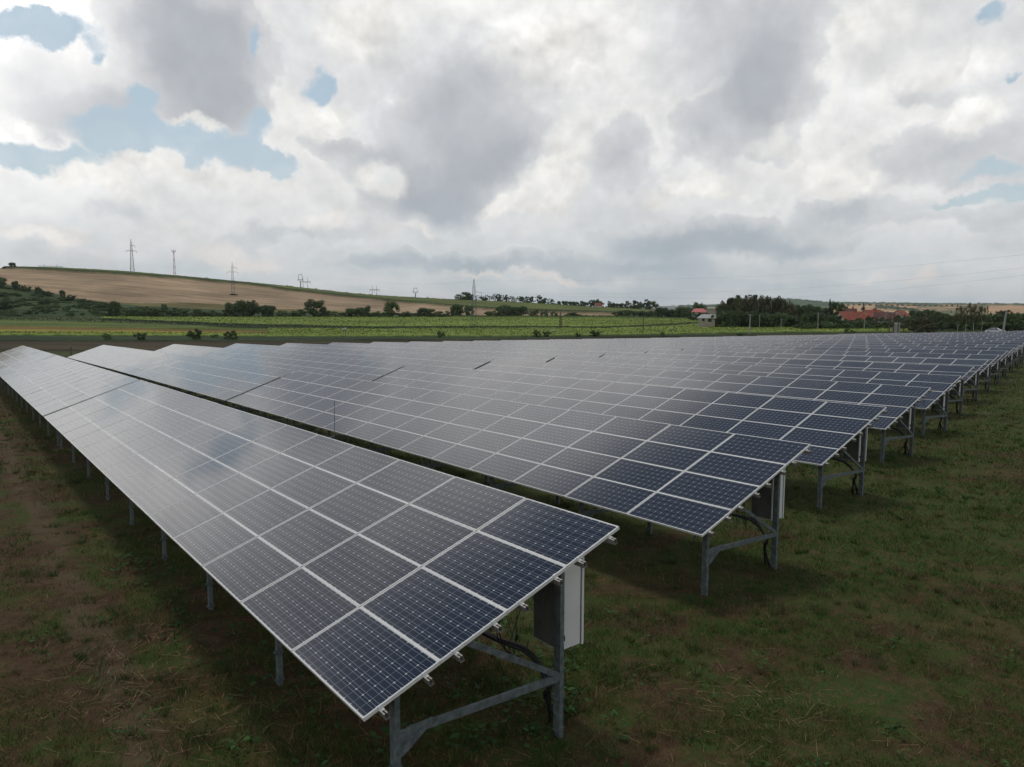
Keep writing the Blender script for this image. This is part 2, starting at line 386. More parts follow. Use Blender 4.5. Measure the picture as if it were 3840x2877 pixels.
# ------------------------------------------------------------------ terrain
DH = np.array([-math.sin(YAW), math.cos(YAW)]); PH_ = np.array([math.cos(YAW), math.sin(YAW)])
ZC = [-3.386, -1.01361e-2, -9.62272e-3, -4.755357e-5, -2.15255e-4, 9.68521e-5]
def zlow(a, b):       # height of a table's low edge at (along, across) row coordinates
    return ZC[0]+ZC[1]*a+ZC[2]*b+ZC[3]*a*a+ZC[4]*a*b+ZC[5]*b*b+CZ
def hz(px): return 1152.8+.0016*(px-1920)            # picture height of eye level
def kz(px): return np.cos(np.arctan((px-W/2)/F*math.cos(PITCH)))*math.cos(PITCH)**2/F
KD = np.array([150,200,280,380,480,600,700,850,900,1500,2500,3500,6000,9000.])
SKX = [0,200,450,700,1000,1153,1352,1578,1759,1924,2078,2247,2446,2620,2800]
SKY = [1001,1004,1016,1037,1065,1081,1104,1117,1126,1132,1142,1152,1162,1174,1184]
def colprof(x):
    s = float(np.interp(x, SKX, SKY))+8
    z = lambda y, d: (hz(x)-y)*kz(x)*d
    r = np.interp(x, [2300, 2750], [0, 1])
    z150 = z(1298, 150); z200 = z(1266, 200)+.0; z280 = z(1240-r*0, 280); z380 = z(1212+r*8, 380); z480 = z(1195+r*12, 480)
    zs = z(s, 850)
    z600 = z480+(zs-z480)*.24; z700 = z480+(zs-z480)*.60
    far = [z(y, d) for y, d in zip((np.interp(x,[2400,3100,3167,3840],[1185,1176,1173,1172]), np.interp(x,[2400,2900,3120,3180,3400,3840],[1172,1158,1152,1145,1148,1148]),
            np.interp(x,[2400,2700,2830,2923,3058,3099,3200,3440,3640,4200],[1150,1148,1138,1119,1134,1138,1140,1143,1147,1147]),
            np.interp(x,[2400,2700,3000,3440,3640,3800,4200],[1143,1143,1146,1142.5,1144.5,1146,1147])), (1500,2500,3500,6000))]
    l = np.interp(x, [2000, 2700], [1, 0])
    zs9 = zs-(1.5 if l > 0 else 0)
    far = [f*(1-l)+q*l for f, q in zip(far, (zs*.7-8, -12, -12, -14))]
    return [z150, z200, z280, z380, z480, z600, z700, zs, zs9]+far+[far[-1]-20]
XK = np.array([-1500,-600]+list(range(0, 4300, 100))+[5000.])
PROF = np.array([colprof(min(max(x, 0), 4200)) for x in XK])+CZ
def az2px(az): return W/2+F*np.tan(np.clip(az, -1.2, 1.2))/math.cos(PITCH)*1.0
def smooth(a, b, x): t_ = np.clip((x-a)/(b-a), 0, 1); return t_*t_*(3-2*t_)
def H0(x, y):
    x = np.asarray(x, float); y = np.asarray(y, float)
    D_ = np.hypot(x, y); az = np.arctan2(x, y); px = np.clip(az2px(az), -1500, 5000)
    a = np.clip(x*DH[0]+y*DH[1], -40, 105); b = np.clip(x*PH_[0]+y*PH_[1], -40, 132)
    zn = zlow(a, b)-1.12+(fbm(x*.5, y*.5, 3, 3)-.5)*.10
    ix = np.interp(px, XK, np.arange(len(XK))); iD = np.interp(D_, KD, np.arange(len(KD)))
    i0 = np.clip(np.floor(ix).astype(int), 0, len(XK)-2); j0 = np.clip(np.floor(iD).astype(int), 0, len(KD)-2)
    fx = ix-i0; fy = iD-j0
    zf = (PROF[i0,j0]*(1-fx)+PROF[i0+1,j0]*fx)*(1-fy)+(PROF[i0,j0+1]*(1-fx)+PROF[i0+1,j0+1]*fx)*fy
    k = smooth(118, 165, D_)
    return zn*(1-k)+zf*k
def zones(x, y, z0):
    """crop colour (what grows there, with shade coloured into field edges) and canopy height for points farther than the solar field"""
    D_ = np.hypot(x, y); az = np.arctan2(x, y); px = az2px(az); py = hz(px)-(z0-CZ)/D_/kz(px)
    n = fbm(x*.02, y*.02, 4, 11); nf = fbm(x*.4, y*.4, 2, 5)
    col = np.zeros(x.shape+(3,)); can = np.zeros(x.shape)
    def put(mask, c, h=0.):
        col[mask] = c; can[mask] = h[mask] if isinstance(h, np.ndarray) else h
    I = lambda xs, ys: np.interp(px, xs, ys)
    wob = (fbm(az*60, D_*0, 3, 9)-.5)*4
    put(np.ones(x.shape, bool), (.055,.050,.026))
    far = D_ > 128
    put(far, (.062,.050,.028), .2)
    e1 = I([0,900,1900,2500,3000,3840],[1286,1287,1279,1267,1258,1252])+wob
    put(far & (py < e1), (.036,.056,.024), .5)
    e2 = e1-I([0,900,1900,2600,3100],[18,16,7,5,3])
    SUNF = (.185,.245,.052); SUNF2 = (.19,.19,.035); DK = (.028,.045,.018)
    put(far & (py < e2), SUNF, .9)
    # left: mown olive and yellow strips
    L = px < 1000
    put(far & L & (py < e2-8-wob), (.26,.22,.04), .1)
    put(far & L & (py < I([0,500,1000],[1236,1240,1252])), (.19,.13,.04), .1)
    put(far & L & (py < I([0,500,1000],[1226,1234,1243])), (.12,.16,.04), .5)
    put(far & L & (py < I([0,400,1000],[1207,1217,1236])), (.085,.11,.04), .8)
    # front edge of the main sunflower field with its shade coloured in, then the field
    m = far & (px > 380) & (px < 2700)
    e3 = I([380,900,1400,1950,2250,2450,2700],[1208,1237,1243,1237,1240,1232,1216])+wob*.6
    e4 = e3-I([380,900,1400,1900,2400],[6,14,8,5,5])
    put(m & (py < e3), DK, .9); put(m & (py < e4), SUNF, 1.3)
    put(far & (px > 1700) & (px <= 2650) & (py < I([1700,2300,2650],[1199,1203,1208])), (.07,.10,.028), 2.)
    put(far & (px > 2650) & (py < I([2650,2800,3100,3400,3840],[1222,1233,1240,1244,1246])), (.035,.048,.022), .3)
    put(far & (px > 3420) & (py < 1262), (.045,.065,.024), .2)
    # rough ground and hillside
    hill = (D_ > 478)
    put(hill & (px < 2700), (.052,.080,.030), .6)
    Lb = I([0,113,203,289,407,542,768,950,1827,2150,2500],[1062,1085,1103,1121,1139,1150,1162,1170,1186,1192,1194])
    Cb = I([0,362,452,678,900,1000,1081,1262,1488,1691,1863,2100,2450],[1006,1022,1028,1044,1064,1075,1088,1108,1131,1149,1162,1172,1181])
    put(hill & (py < Lb) & (px < 2350), (.37,.265,.165))
    put(hill & (py < Lb) & (py > Lb-I([0,400,760,1000,1700],[2,4,26,14,2])*(.6+n)) & (px > 350) & (px < 1900), (.17,.145,.055))
    Cb = Cb+I([0,300,2450],[2,6,4])
    put(hill & (py < Cb) & (px < 2600), (.12,.145,.04), 2.6)
    put(hill & (py < Cb) & (py > Cb-3) & (px < 2600), (.045,.075,.024), 2.6)  # front face of the corn, its shade put into a darker green
    # far side of the valley
    v = D_ > 880
    put(v, (.08,.12,.06), 6*nf)
    t1 = v & (px > 2700) & (D_ < 3000)
    put(t1, (.16,.19,.09))
    tan = t1 & (px > 3120) & (D_ > 1350)
    put(tan, (.52,.34,.20))
    put(tan & (py > I([3280,3450,3560],[1150,1164,1172])) & (py < I([3280,3450,3560],[1158,1174,1180])) & (px > 3280) & (px < 3500), (.05,.085,.05), 8*nf)
    put(tan & (px > 3440) & (px < 3700) & (n > .42), (.17,.17,.09))
    put(v & (D_ > 2600), (.10,.14,.085), 12*nf); put(v & (D_ > 4200), (.09,.13,.12))
    return col, can*(.85+.3*fbm(x*.7, y*.7, 2, 21))
def ground_z(x, y, canopy=False):
    z = H0(np.array([x], float), np.array([y], float))
    return float(z[0])
def at(px, D_, canopy=False):
    az = math.atan((px-W/2)/F*math.cos(PITCH)); x = D_*math.sin(az); y = D_*math.cos(az)
    return Vector((x, y, ground_z(x, y)))
def z_at(py, D_, px): return CZ+(hz(px)-py)*kz(px)*D_
def y_of(z, D_, px): return hz(px)-(z-CZ)/D_/kz(px)

def build_terrain():
    azf = np.arctan((np.arange(-1500, 5300, 9)-W/2)/F)
    azc = np.concatenate([np.linspace(-math.pi, azf[0], 60)[:-1], azf, np.linspace(azf[-1], math.pi, 60)[1:]])
    Dr = np.concatenate([[.5], np.geomspace(1.5, 125, 150), np.linspace(126, 300, 190), np.linspace(301.5, 500, 130), np.linspace(503, 900, 130), np.geomspace(910, 9000, 110)])
    A, DD = np.meshgrid(azc, Dr); X = DD*np.sin(A); Y = DD*np.cos(A)
    Z = H0(X, Y); c, can = zones(X, Y, Z); Z = Z+can
    nr, nc = A.shape; v = np.stack([X, Y, Z], -1).reshape(-1, 3)
    idx = np.arange(nr*nc).reshape(nr, nc)
    q = np.stack([idx[:-1,:-1], idx[1:,:-1], idx[1:,1:], idx[:-1,1:]], -1).reshape(-1, 4)[:, ::-1]
    near = 1-smooth(120, 130, DD)
    col = np.concatenate([c.reshape(-1, 3), near.reshape(-1, 1)], 1)
    m, t, b = new_mat('field_ground')
    at_ = t.n('ShaderNodeAttribute'); at_.attribute_name = 'tint'
    pos = t.n('ShaderNodeNewGeometry').outputs['Position']
    # mown strip under the tables: bare soil, dry thatch and grass in patches
    a1 = t.noise(pos, .16, 6, .6); a2 = t.noise(pos, .9, 6, .65); a3 = t.noise(pos, 6., 5, .7); a4 = t.noise(pos, 38., 4, .7)
    soil = t.mix(t.math('MULTIPLY_ADD', a4, .6, t.math('MULTIPLY', a3, .4)), (.012,.007,.004), (.145,.088,.048)); thatch = t.mix(a4, (.03,.02,.01), (.19,.13,.065))
    green = t.mix(a4, (.014,.030,.008), (.085,.125,.028))
    sum1 = t.math('ADD', t.math('MULTIPLY', a1, .35), t.math('MULTIPLY', a2, .65))
    along = t.vm('DOT_PRODUCT', pos, (float(PH_[0]), float(PH_[1]), 0))
    gb = t.ramp(along, 1., 16., -.03, .05)
    nearc = t.mix(t.ramp(t.math('ADD', sum1, gb), .42, .56), soil, green)
    nearc = t.mix(t.math('MULTIPLY', t.ramp(a3, .48, .62), .6), nearc, thatch)
    # wheel tracks along the first row
    pp = t.vm('DOT_PRODUCT', pos, (float(PH_[0]), float(PH_[1]), 0)); al = t.vm('DOT_PRODUCT', pos, (float(DH[0]), float(DH[1]), 0))
    wig = t.math('MULTIPLY_ADD', t.noise(pos, .5, 3), .8, -.4)
    def track(p0, w_, amt):
        dd = t.math('ABSOLUTE', t.math('SUBTRACT', t.math('ADD', pp, wig), p0))
        return t.math('MULTIPLY', t.ramp(dd, w_*.5, w_*1.3, 1., 0.), t.ramp(a2, .40, .54, 0, amt))
    tr = t.math('MAXIMUM', track(1.45, .26, 1.), track(-.4, .3, .6))
    nearc = t.mix(t.math('MULTIPLY', tr, t.ramp(a4, .35, .6, .45, .95)), nearc, (.125,.085,.052))
    straw = t.math('MULTIPLY', t.ramp(t.noise(pos, .45, 6, .68), .55, .64), .55)
    nearc = t.mix(straw, nearc, t.mix(a4, (.035,.024,.012), (.20,.13,.062)))
    zc = at_.outputs['Color']
    zn = t.ramp(t.noise(pos, .9, 4, .7), .3, .7, .72, 1.28, False); zl = t.ramp(t.noise(pos, .02, 5, .6), .35, .65, .72, 1.25, False)
    # drilling lines on the ploughed hill, strengthened to stand for bands of cloud shadow
    rot = t.n('ShaderNodeMapping'); t.l(pos, rot.inputs[0]); rot.inputs['Rotation'].default_value = (0, 0, R(24)); rot.inputs['Scale'].default_value = (.008, .10, .0)
    zs = t.ramp(t.noise(rot.outputs[0], 1.0, 4, .6), .32, .68, .68, 1.25, False)
    zc = t.mix(1.0, t.mix(1.0, t.mix(1.0, zc, zn, 'MULTIPLY'), zl, 'MULTIPLY'), zs, 'MULTIPLY')
    colr = t.mix(at_.outputs['Alpha'], zc, nearc)
    t.l(colr, b.inputs['Base Color']); b.inputs['Roughness'].default_value = .95; b.inputs['Specular IOR Level'].default_value = .1
    bp = t.n('ShaderNodeBump'); bp.inputs['Strength'].default_value = .7; bp.inputs['Distance'].default_value = .06
    t.l(t.math('ADD', a3, t.math('MULTIPLY', a4, .5)), bp.inputs['Height']); t.l(bp.outputs[0], b.inputs['Normal'])
    me = np_mesh('ground', v, q, m, 4, col)
    me.polygons.foreach_set('use_smooth', np.ones(len(q), bool))
    tag(link('ground', me), 'valley ground of mown grass, crop strips and ploughed hillside', None, None, 'structure')
build_terrain()

# ------------------------------------------------------------------ solar tables
PL, PS, TH = 1.58, 0.808, .035
CW, RH = PL+.022, 0.8117
TILT = 0.3405
def wfac(a, b): return Vector((a*DH[0]+b*PH_[0], a*DH[1]+b*PH_[1], 0))
def panel_meshes():
    L = .011
    g = MB()
    g.add([(L,L,TH-.003),(PL-L,L,TH-.003),(PL-L,PS-L,TH-.003),(L,PS-L,TH-.003)], [(0,1,2,3)], 0)
    g.add([(L,L,.004),(PL-L,L,.004),(PL-L,PS-L,.004),(L,PS-L,.004)], [(3,2,1,0)], 1)
    fr = lambda mb, mi: [mb.box((0,0,0),(PL,L,TH),mi), mb.box((0,PS-L,0),(PL,PS,TH),mi), mb.box((0,L,0),(L,PS-L,TH),mi), mb.box((PL-L,L,0),(PL,PS-L,TH),mi)]
    jb = lambda mb: mb.box((PL*.46,PS*.42,-.02),(PL*.54,PS*.58,.003),1)
    def uvs(me):
        uv = me.uv_layers.new(name='UVMap')
        for l_ in me.loops:
            c = me.vertices[l_.vertex_index].co; uv.data[l_.index].uv = (c.x, c.y)
        return me
    glass = uvs(jb(g).mesh('solar_panel', [MAT['cells'], MAT['back']]))
    f = MB(); fr(f, 0); frame = f.mesh('panel_frame', MAT['alu'])
    g2 = MB(); g2.v = list(g.v); g2.f = list(g.f); g2.m = list(g.m); fr(g2, 2)
    whole = uvs(g2.mesh('framed_panel', [MAT['cells'], MAT['back'], MAT['alu']]))
    return glass, frame, whole
GLASS, FRAME, WHOLE = panel_meshes()

RAILS = [r_*RH+k for r_ in range(4) for k in (.17, PS-.17)]
def rail_mesh(L):
    m = MB()
    x0, x1 = -.085, L+.085
    # top-open profile: bottom, two walls and the two lips seen as prongs
    m.box((x0,-.018,-.062),(x1,.018,-.056)); m.box((x0,-.021,-.062),(x1,-.018,-.002)); m.box((x0,.018,-.062),(x1,.021,-.002))
    m.box((x0,-.018,-.006),(x1,-.006,-.002)); m.box((x0,.006,-.006),(x1,.018,-.002))
    return m.mesh('rail', MAT['alu_dark'])
def clamp_mesh():
    m = MB(); m.box((-.030,-.022,-.001),(-.002,.022,.004)); m.box((-.006,-.022,.004),(-.002,.022,TH+.002)); m.box((-.006,-.022,TH+.002),(.010,.022,TH+.006))
    m.tube([(-.017,0,.004),(-.017,0,.012)], .008, 6); return m.mesh('end_clamp', MAT['alu'])
CLAMP = clamp_mesh()
HB = [h for h in (.45, 2.55)]
ST, CT = math.sin(TILT), math.cos(TILT)
def zs(a): return a*ST           # height of panel underside above the low edge, at slope distance a
def frame_meshes(drop=1.12):
    """posts and braces of one support frame, in a frame with x along the row, y across, z up, origin at the low edge"""
    f0, f1 = HB
    yf, yb = f0*CT, f1*CT; tf, tb = zs(f0)-.17, zs(f1)-.17
    d = {}
    def post(y, top):
        m = MB(); m.bar((0,y,-drop-.35),(0,y,top+.05),.055,.10,up=(1,0,0),chan=.006)
        zc_ = -drop+.42
        m.box((-.034,y-.056,zc_-.012),(.034,y+.056,zc_+.012)); m.box((-.034,y-.058,-drop+.06),(.034,y+.058,-drop+.075))
        for q in (-.2, .0, .2): m.tube([(-.036,y+.02,top-.25+q*.4),(-.028,y+.02,top-.25+q*.4)], .009, 6)
        return m
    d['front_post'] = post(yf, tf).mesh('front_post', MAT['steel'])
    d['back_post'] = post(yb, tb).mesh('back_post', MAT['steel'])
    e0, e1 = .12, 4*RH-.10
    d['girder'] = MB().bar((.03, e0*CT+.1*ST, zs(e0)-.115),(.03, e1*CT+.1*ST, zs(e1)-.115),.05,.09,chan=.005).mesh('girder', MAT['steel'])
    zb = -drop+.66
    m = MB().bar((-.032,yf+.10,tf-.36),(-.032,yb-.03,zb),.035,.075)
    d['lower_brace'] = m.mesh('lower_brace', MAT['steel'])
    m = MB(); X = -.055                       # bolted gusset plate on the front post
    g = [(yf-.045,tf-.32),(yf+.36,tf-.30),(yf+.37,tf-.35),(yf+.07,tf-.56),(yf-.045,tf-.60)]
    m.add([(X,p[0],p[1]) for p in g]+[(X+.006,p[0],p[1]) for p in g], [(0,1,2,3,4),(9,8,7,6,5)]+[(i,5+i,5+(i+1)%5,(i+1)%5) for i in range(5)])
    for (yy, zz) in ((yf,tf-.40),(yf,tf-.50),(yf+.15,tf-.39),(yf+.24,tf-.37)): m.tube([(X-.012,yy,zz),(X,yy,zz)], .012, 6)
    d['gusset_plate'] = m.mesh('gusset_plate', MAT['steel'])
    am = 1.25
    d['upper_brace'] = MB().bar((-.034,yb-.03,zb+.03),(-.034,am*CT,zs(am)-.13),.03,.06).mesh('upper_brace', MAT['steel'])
    return d
FR = frame_meshes()
def merged_frames(xs, L):
    m = MB()
    for x in xs:
        for me in FR.values():
            o = len(m.v)
            m.v += [(v.co.x+x, v.co.y, v.co.z) for v in me.vertices]; m.f += [tuple(i+o for i in p.vertices) for p in me.polygons]; m.m += [0]*len(me.polygons)
    return m.mesh('support_frame', MAT['steel'])
MID = merged_frames([.25+2.93*i for i in range(9)], 24)
def cabinet(parent, drop, x0=.42):
    yb = HB[1]*CT+.06; z0 = -drop+.82; z1 = z0+.98; y0, y1 = yb+.09, yb+.45; x1 = x0+.44
    m = MB(); m.box((x0,y0,z0),(x1,y1-.045,z1),0)
    m.box((x0+.006,y1-.045,z0+.006),(x1-.006,y1-.03,z1-.006),1)          # door gasket
    m.box((x0-.012,y1-.03,z0-.01),(x1+.012,y1,z1+.012),0)               # door slab on the outer side
    m.box((x0+.02,y0-.012,z0+.02),(x1-.02,y0,z1-.02),2)                 # plate added over this side, its shade put into a dark colour
    m.box((x0-.012,y0+.03,z0+.10),(x0,y0+.08,z0+.16),1)
    for q in range(3): m.tube([(x0+.12+q*.14,y0+.16,z0-.05),(x0+.12+q*.14,y0+.16,z0)], .022, 8, 1)
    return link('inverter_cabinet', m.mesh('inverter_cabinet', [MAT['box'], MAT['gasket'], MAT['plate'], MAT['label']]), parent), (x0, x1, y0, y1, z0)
def cables(parent, drop, seed, cab):
    rr = random.Random(seed); x0, x1, y0, y1, z0 = cab; m = MB()
    yb = HB[1]*CT
    def curve(P_, r):
        pts = []; P_ = [Vector(p) for p in P_]; P_ = [P_[0]]+P_+[P_[-1]]
        for i in range(1, len(P_)-2):
            for k in range(7):
                t_ = k/7; a, b_, c_, d_ = P_[i-1:i+3]
                pts.append(.5*((2*b_)+(c_-a)*t_+(2*a-5*b_+4*c_-d_)*t_*t_+(3*b_-a-3*c_+d_)*t_**3))
        pts.append(P_[-2]); m.tube(pts, r, 6)
    for i in range(4):       # bundle running under the panels and down to the ground
        o = rr.uniform(-.03,.03); q = rr.uniform(-.02,.02)
        curve([(x1+1.6,yb-.7+o,z0+.35),(x1+.2,yb-.35+o,z0+.10),(x0+.25,yb-.08+q,z0-.02+o),(x0-.02+q,yb-.02+o,z0-.3),(x0+.02+o,yb-.0+q,-drop+.35),(x0-.05+rr.uniform(-.05,.2),yb+.1+rr.uniform(-.05,.15),-drop-.08)], .019)
    for i in range(3):
        a = rr.uniform(.0,.3)
        curve([(x0+.1+a,yb-.25,z0+.55),(x0+.05+a,yb-.45,z0+.15+.1*i),(x0+.2+a,yb-.15,z0-.06-.05*i),(x0+.3+a,yb+.02,z0+.02)], .006)
    for i in range(3):
        a = rr.uniform(.8, 3.0); curve([(.05,a*CT,zs(a)-.05),(.0,a*CT+.06,zs(a)-.26-rr.random()*.1),(.06,a*CT+.14,zs(a)-.02)], .004)
    return link('cable_bundle', m.mesh('cable_bundle', MAT['cable']), parent)

ENDS = {1:76.0,2:79.6,3:82.1,4:84.1,5:86.1,6:87.8,7:89.9,8:91.3,9:93.3,10:95.0,11:96.9,12:98.8,13:100.3,14:96.9,15:94.8,16:93.1,17:91.0,18:86.7,19:82.4,20:71,21:45}
STARTS = {1:5.38,2:6.97,3:8.78,4:10.55,5:12.04}
PERPS = {1:2.61,2:9.17,3:15.87,4:22.68,5:29.02}
SEG = {1:'near', 2:'middle', 3:'far'}
table_tops = {}
RAILM = {}
for k in range(1, 22):
    s0 = STARTS.get(k, 5.38+1.72*(k-1)+.0); b = PERPS.get(k, 2.6+6.6*(k-1))
    ncol = int(round((ENDS[k]-s0-.4)/CW))
    if k <= 13: ncol = 45
    a = s0; left = ncol
    for seg in (1, 2, 3):
        n = min(15, left); left -= n
        if n < 2: break
        L = n*CW-.022; z0, z1 = zlow(a, b), zlow(a+L, b)
        gz = math.atan2(z1-z0, L)
        # table frame: x along the row (away), y up-slope, z normal
        dx = Vector((DH[0]*math.cos(gz), DH[1]*math.cos(gz), math.sin(gz))); side = Vector((PH_[0], PH_[1], 0)); upv = side.cross(dx).normalized()
        tt = TILT+rng.normal(0, .003)
        sl = side*math.cos(tt)+upv*math.sin(tt); nm = sl.cross(dx) if False else dx.cross(sl)
        # x along row is to the left of y: keep a right-handed frame by mirroring through the near end
        p0 = wfac(a, b); low0 = Vector((p0.x, p0.y, z0))
        root = link('solar_table', None, loc=(p0.x, p0.y, z0-1.12)); root.empty_display_size = .3
        tag(root, f'{SEG[seg]} segment of the {ordn(k)} row of tilted blue solar panels, counted from the camera', 'solar table', 'solar tables standing in long parallel rows')
        n_ = sl.cross(dx); n_ = -n_ if n_.z < 0 else n_
        # panel placement matrix: columns = x axis (toward the near end), y slope, z normal -> right handed
        xa = -dx
        if xa.cross(sl).z < 0: xa = dx
        flip = (xa - dx).length > 1e-6
        T0 = Matrix.Translation((0, 0, 1.12))
        def pm(base):
            Mx = Matrix.Identity(4)
            for i in range(3): Mx[i][0] = xa[i]; Mx[i][1] = sl[i]; Mx[i][2] = n_[i]
            Mx.translation = base; return Mx
        detail = (seg == 1 and k <= 3)
        for ci in range(n):
            for ri in range(4):
                off = dx*(ci*CW+(PL if flip else 0))+sl*(ri*RH)
                Mx = T0 @ pm(off) @ Matrix.Rotation(rng.normal(0, .0030), 4, 'X') @ Matrix.Rotation(rng.normal(0, .0016), 4, 'Y')
                p = link('solar_panel', GLASS if detail else WHOLE, root, mat=Mx)
                if detail: link('panel_frame', FRAME, p)
        # frame whose x runs away along the row (rails, clamps, supports); mirrored handedness avoided by using side x
        key = n
        if key not in RAILM: RAILM[key] = rail_mesh(L)
        if seg == 1 or k == 1:
            for ra in RAILS:
                link('rail', RAILM[key], root, mat=T0 @ pm(sl*ra+dx*(L if flip else 0)) if not flip else T0 @ pm(sl*ra+dx*L) )
            if seg == 1 and k <= 8:
                for ra in RAILS:
                    Mx = T0 @ pm(sl*ra) @ (Matrix.Rotation(math.pi, 4, 'Z') if flip else Matrix.Identity(4))
                    link('end_clamp', CLAMP, root, mat=Mx)
        # supports: local x along row, y across, z up. right-handed needs (dx, side) -> z down, so mirror with scale on x
        Mr = Matrix.Identity(4)
        Mh = Matrix.Identity(4)
        for i in range(3): Mr[i][0] = dx[i]; Mr[i][1] = side[i]; Mr[i][2] = upv[i]*(1 if upv.z > 0 else -1)
        for i in range(2): Mh[i][0] = DH[i]; Mh[i][1] = side[i]
        Mr.translation = (0, 0, 1.12)
        holder = None
        xs = [.25+2.93*i for i in range(9) if .25+2.93*i < L]
        if seg == 1 or k == 1:
            for xi in xs:
                for nmn, me in FR.items():
                    if xi > 6 and k > 3 and nmn in ('gusset_plate', 'upper_brace'): continue
                    link(nmn, me, root, mat=Matrix.Translation(dx*xi+Vector((0, 0, 1.12))) @ Mh)
        elif n == 15:
            link('support_frame', MID, root, mat=Mr)
        if seg == 1:
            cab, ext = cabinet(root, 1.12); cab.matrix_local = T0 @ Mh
            cb_ = cables(root, 1.12, k, ext); cb_.matrix_local = T0 @ Mh
        table_tops[(k, seg)] = (a, b, L)
        a += L+(.30 if seg == 1 else .07)

# ------------------------------------------------------------------ trees and bushes
def crown_mesh(name, kind, mat, seed, nleaf=1500, leaf=.06):
    """leaf faces gathered in many clumps; unit height (0..1), about unit width"""
    r = np.random.default_rng(seed); C = []
    if kind == 'round':
        for i in range(26):
            t_ = r.random()*2*math.pi; rad = .36*math.sqrt(r.random()); z = r.uniform(.18, .86); rad *= math.sqrt(max(.05, 1-((z-.5)/.5)**2))*1.1
            C.append((rad*math.cos(t_), rad*math.sin(t_), z, r.uniform(.09, .19)))
    elif kind == 'bush':
        for i in range(26):
            t_ = r.random()*2*math.pi; rad = .46*math.sqrt(r.random()); z = r.uniform(.06, .82)*(1-rad*.8)
            C.append((rad*math.cos(t_), rad*math.sin(t_), z, r.uniform(.10, .18)))
    elif kind == 'tall':
        for i in range(26):
            t_ = r.random()*2*math.pi; z = r.uniform(.15, .93); rad = .20*math.sqrt(r.random())*(1.25-z*.6)
            C.append((rad*math.cos(t_), rad*math.sin(t_), z, r.uniform(.06, .12)))
    elif kind == 'sparse':
        for i in range(22):
            t_ = r.random()*2*math.pi; z = r.uniform(.34, .96); rad = .20*math.sqrt(r.random())
            C.append((rad*math.cos(t_), rad*math.sin(t_), z, r.uniform(.04, .10)))
    elif kind == 'birch':
        for i in range(40):
            t_ = r.random()*2*math.pi; z = r.uniform(.42, .97); rad = .30*math.sqrt(r.random())*math.sqrt(max(.1, 1-((z-.66)/.36)**2))
            for q in range(2): C.append((rad*math.cos(t_), rad*math.sin(t_), z-.05*q, r.uniform(.035, .07)))
    elif kind == 'conifer':
        for i in range(60):
            z = r.uniform(.06, 1.)**1.0; t_ = r.random()*2*math.pi; rad = .24*(1-z)*r.uniform(.4, 1.)
            C.append((rad*math.cos(t_), rad*math.sin(t_), z*.97, .035+.05*(1-z)))
    C = np.array(C); n = nleaf
    C[:,2] *= .94/np.percentile(C[:,2]+C[:,3], 90); ex = np.percentile(np.hypot(C[:,0], C[:,1])+C[:,3], 85); C[:,:2] *= .5/ex; C[:,3] *= min(1.1, .5/ex)
    ci = r.choice(len(C), n, p=C[:,3]**2/np.sum(C[:,3]**2)); d = r.normal(size=(n,3)); d /= np.linalg.norm(d, axis=1)[:,None]
    rad = C[ci,3]*r.uniform(.45, 1.12, n); p = C[ci,:3]+d*rad[:,None]*np.array([1,1,.85]); p[:,2] = np.clip(p[:,2], .01, 1)
    nr = d+r.normal(size=(n,3))*.55+np.array([0,0,.25]); nr /= np.linalg.norm(nr, axis=1)[:,None]
    a = np.cross(nr, r.normal(size=(n,3))); a /= np.linalg.norm(a, axis=1)[:,None]; b = np.cross(nr, a)
    s = (leaf*r.uniform(.5, 1.25, n))[:,None]
    v = np.stack([p-a*s*.5, p-b*s*.42+a*s*.1, p+a*s*.6, p+b*s*.38], 1).reshape(-1,3)
    return np_mesh(name, v, np.arange(4*n).reshape(n,4), mat, 4)
def trunk_mesh(name, kind, mat, seed):
    rr = random.Random(seed); m = MB()
    top = {'birch':.92,'sparse':.9,'conifer':.95,'bush':.45}.get(kind, .75); r0 = {'bush':.02,'birch':.012}.get(kind, .022)
    pts = [(rr.uniform(-.015,.015)*i, rr.uniform(-.015,.015)*i, -.03+top*i/5) for i in range(6)]
    m.tube(pts, r0, 6, r2=r0*.3)
    for i in range(9 if kind != 'conifer' else 0):
        z = rr.uniform(.18 if kind != 'birch' else .35, top*.9); t_ = rr.random()*6.28; L = rr.uniform(.12, .28)
        k = min(4, int(z/top*5)); b0 = pts[k]
        m.tube([(b0[0], b0[1], z), (b0[0]+L*.5*math.cos(t_), b0[1]+L*.5*math.sin(t_), z+L*.5), (b0[0]+L*.75*math.cos(t_), b0[1]+L*.75*math.sin(t_), z+L*.95)], r0*.42, 5, r2=r0*.12)
    return m.mesh(name, mat)
KINDS = {}
def kindm(kind, col, var):
    key = (kind, col, var)
    if key not in KINDS:
        KINDS[key] = (crown_mesh(f'{kind}_crown', kind, MAT['leaf_'+col], hash((kind, col)) % 97+var*13 if False else sum(map(ord, kind+col))+var*131,
                                 {'birch':2600,'conifer':2200,'sparse':1000}.get(kind, 2800), {'birch':.030,'conifer':.045,'sparse':.05}.get(kind, .068)),
                      trunk_mesh(f'{kind}_trunk', kind, MAT['birchbark' if kind == 'birch' else 'trunk'], var*7+3))
    return KINDS[key]
CNAME = {'dark':'dark green','mid':'mid green','light':'bright green','brown':'brownish green','birch':'thin yellow-green','conifer':'blackish'}
NAME = {'round':'leafy_tree','bush':'bush','tall':'tall_tree','sparse':'thin_tree','birch':'birch_tree','conifer':'spruce_tree'}
CATN = {'round':'tree','bush':'bush','tall':'tree','sparse':'tree','birch':'tree','conifer':'tree'}
tc = [0]
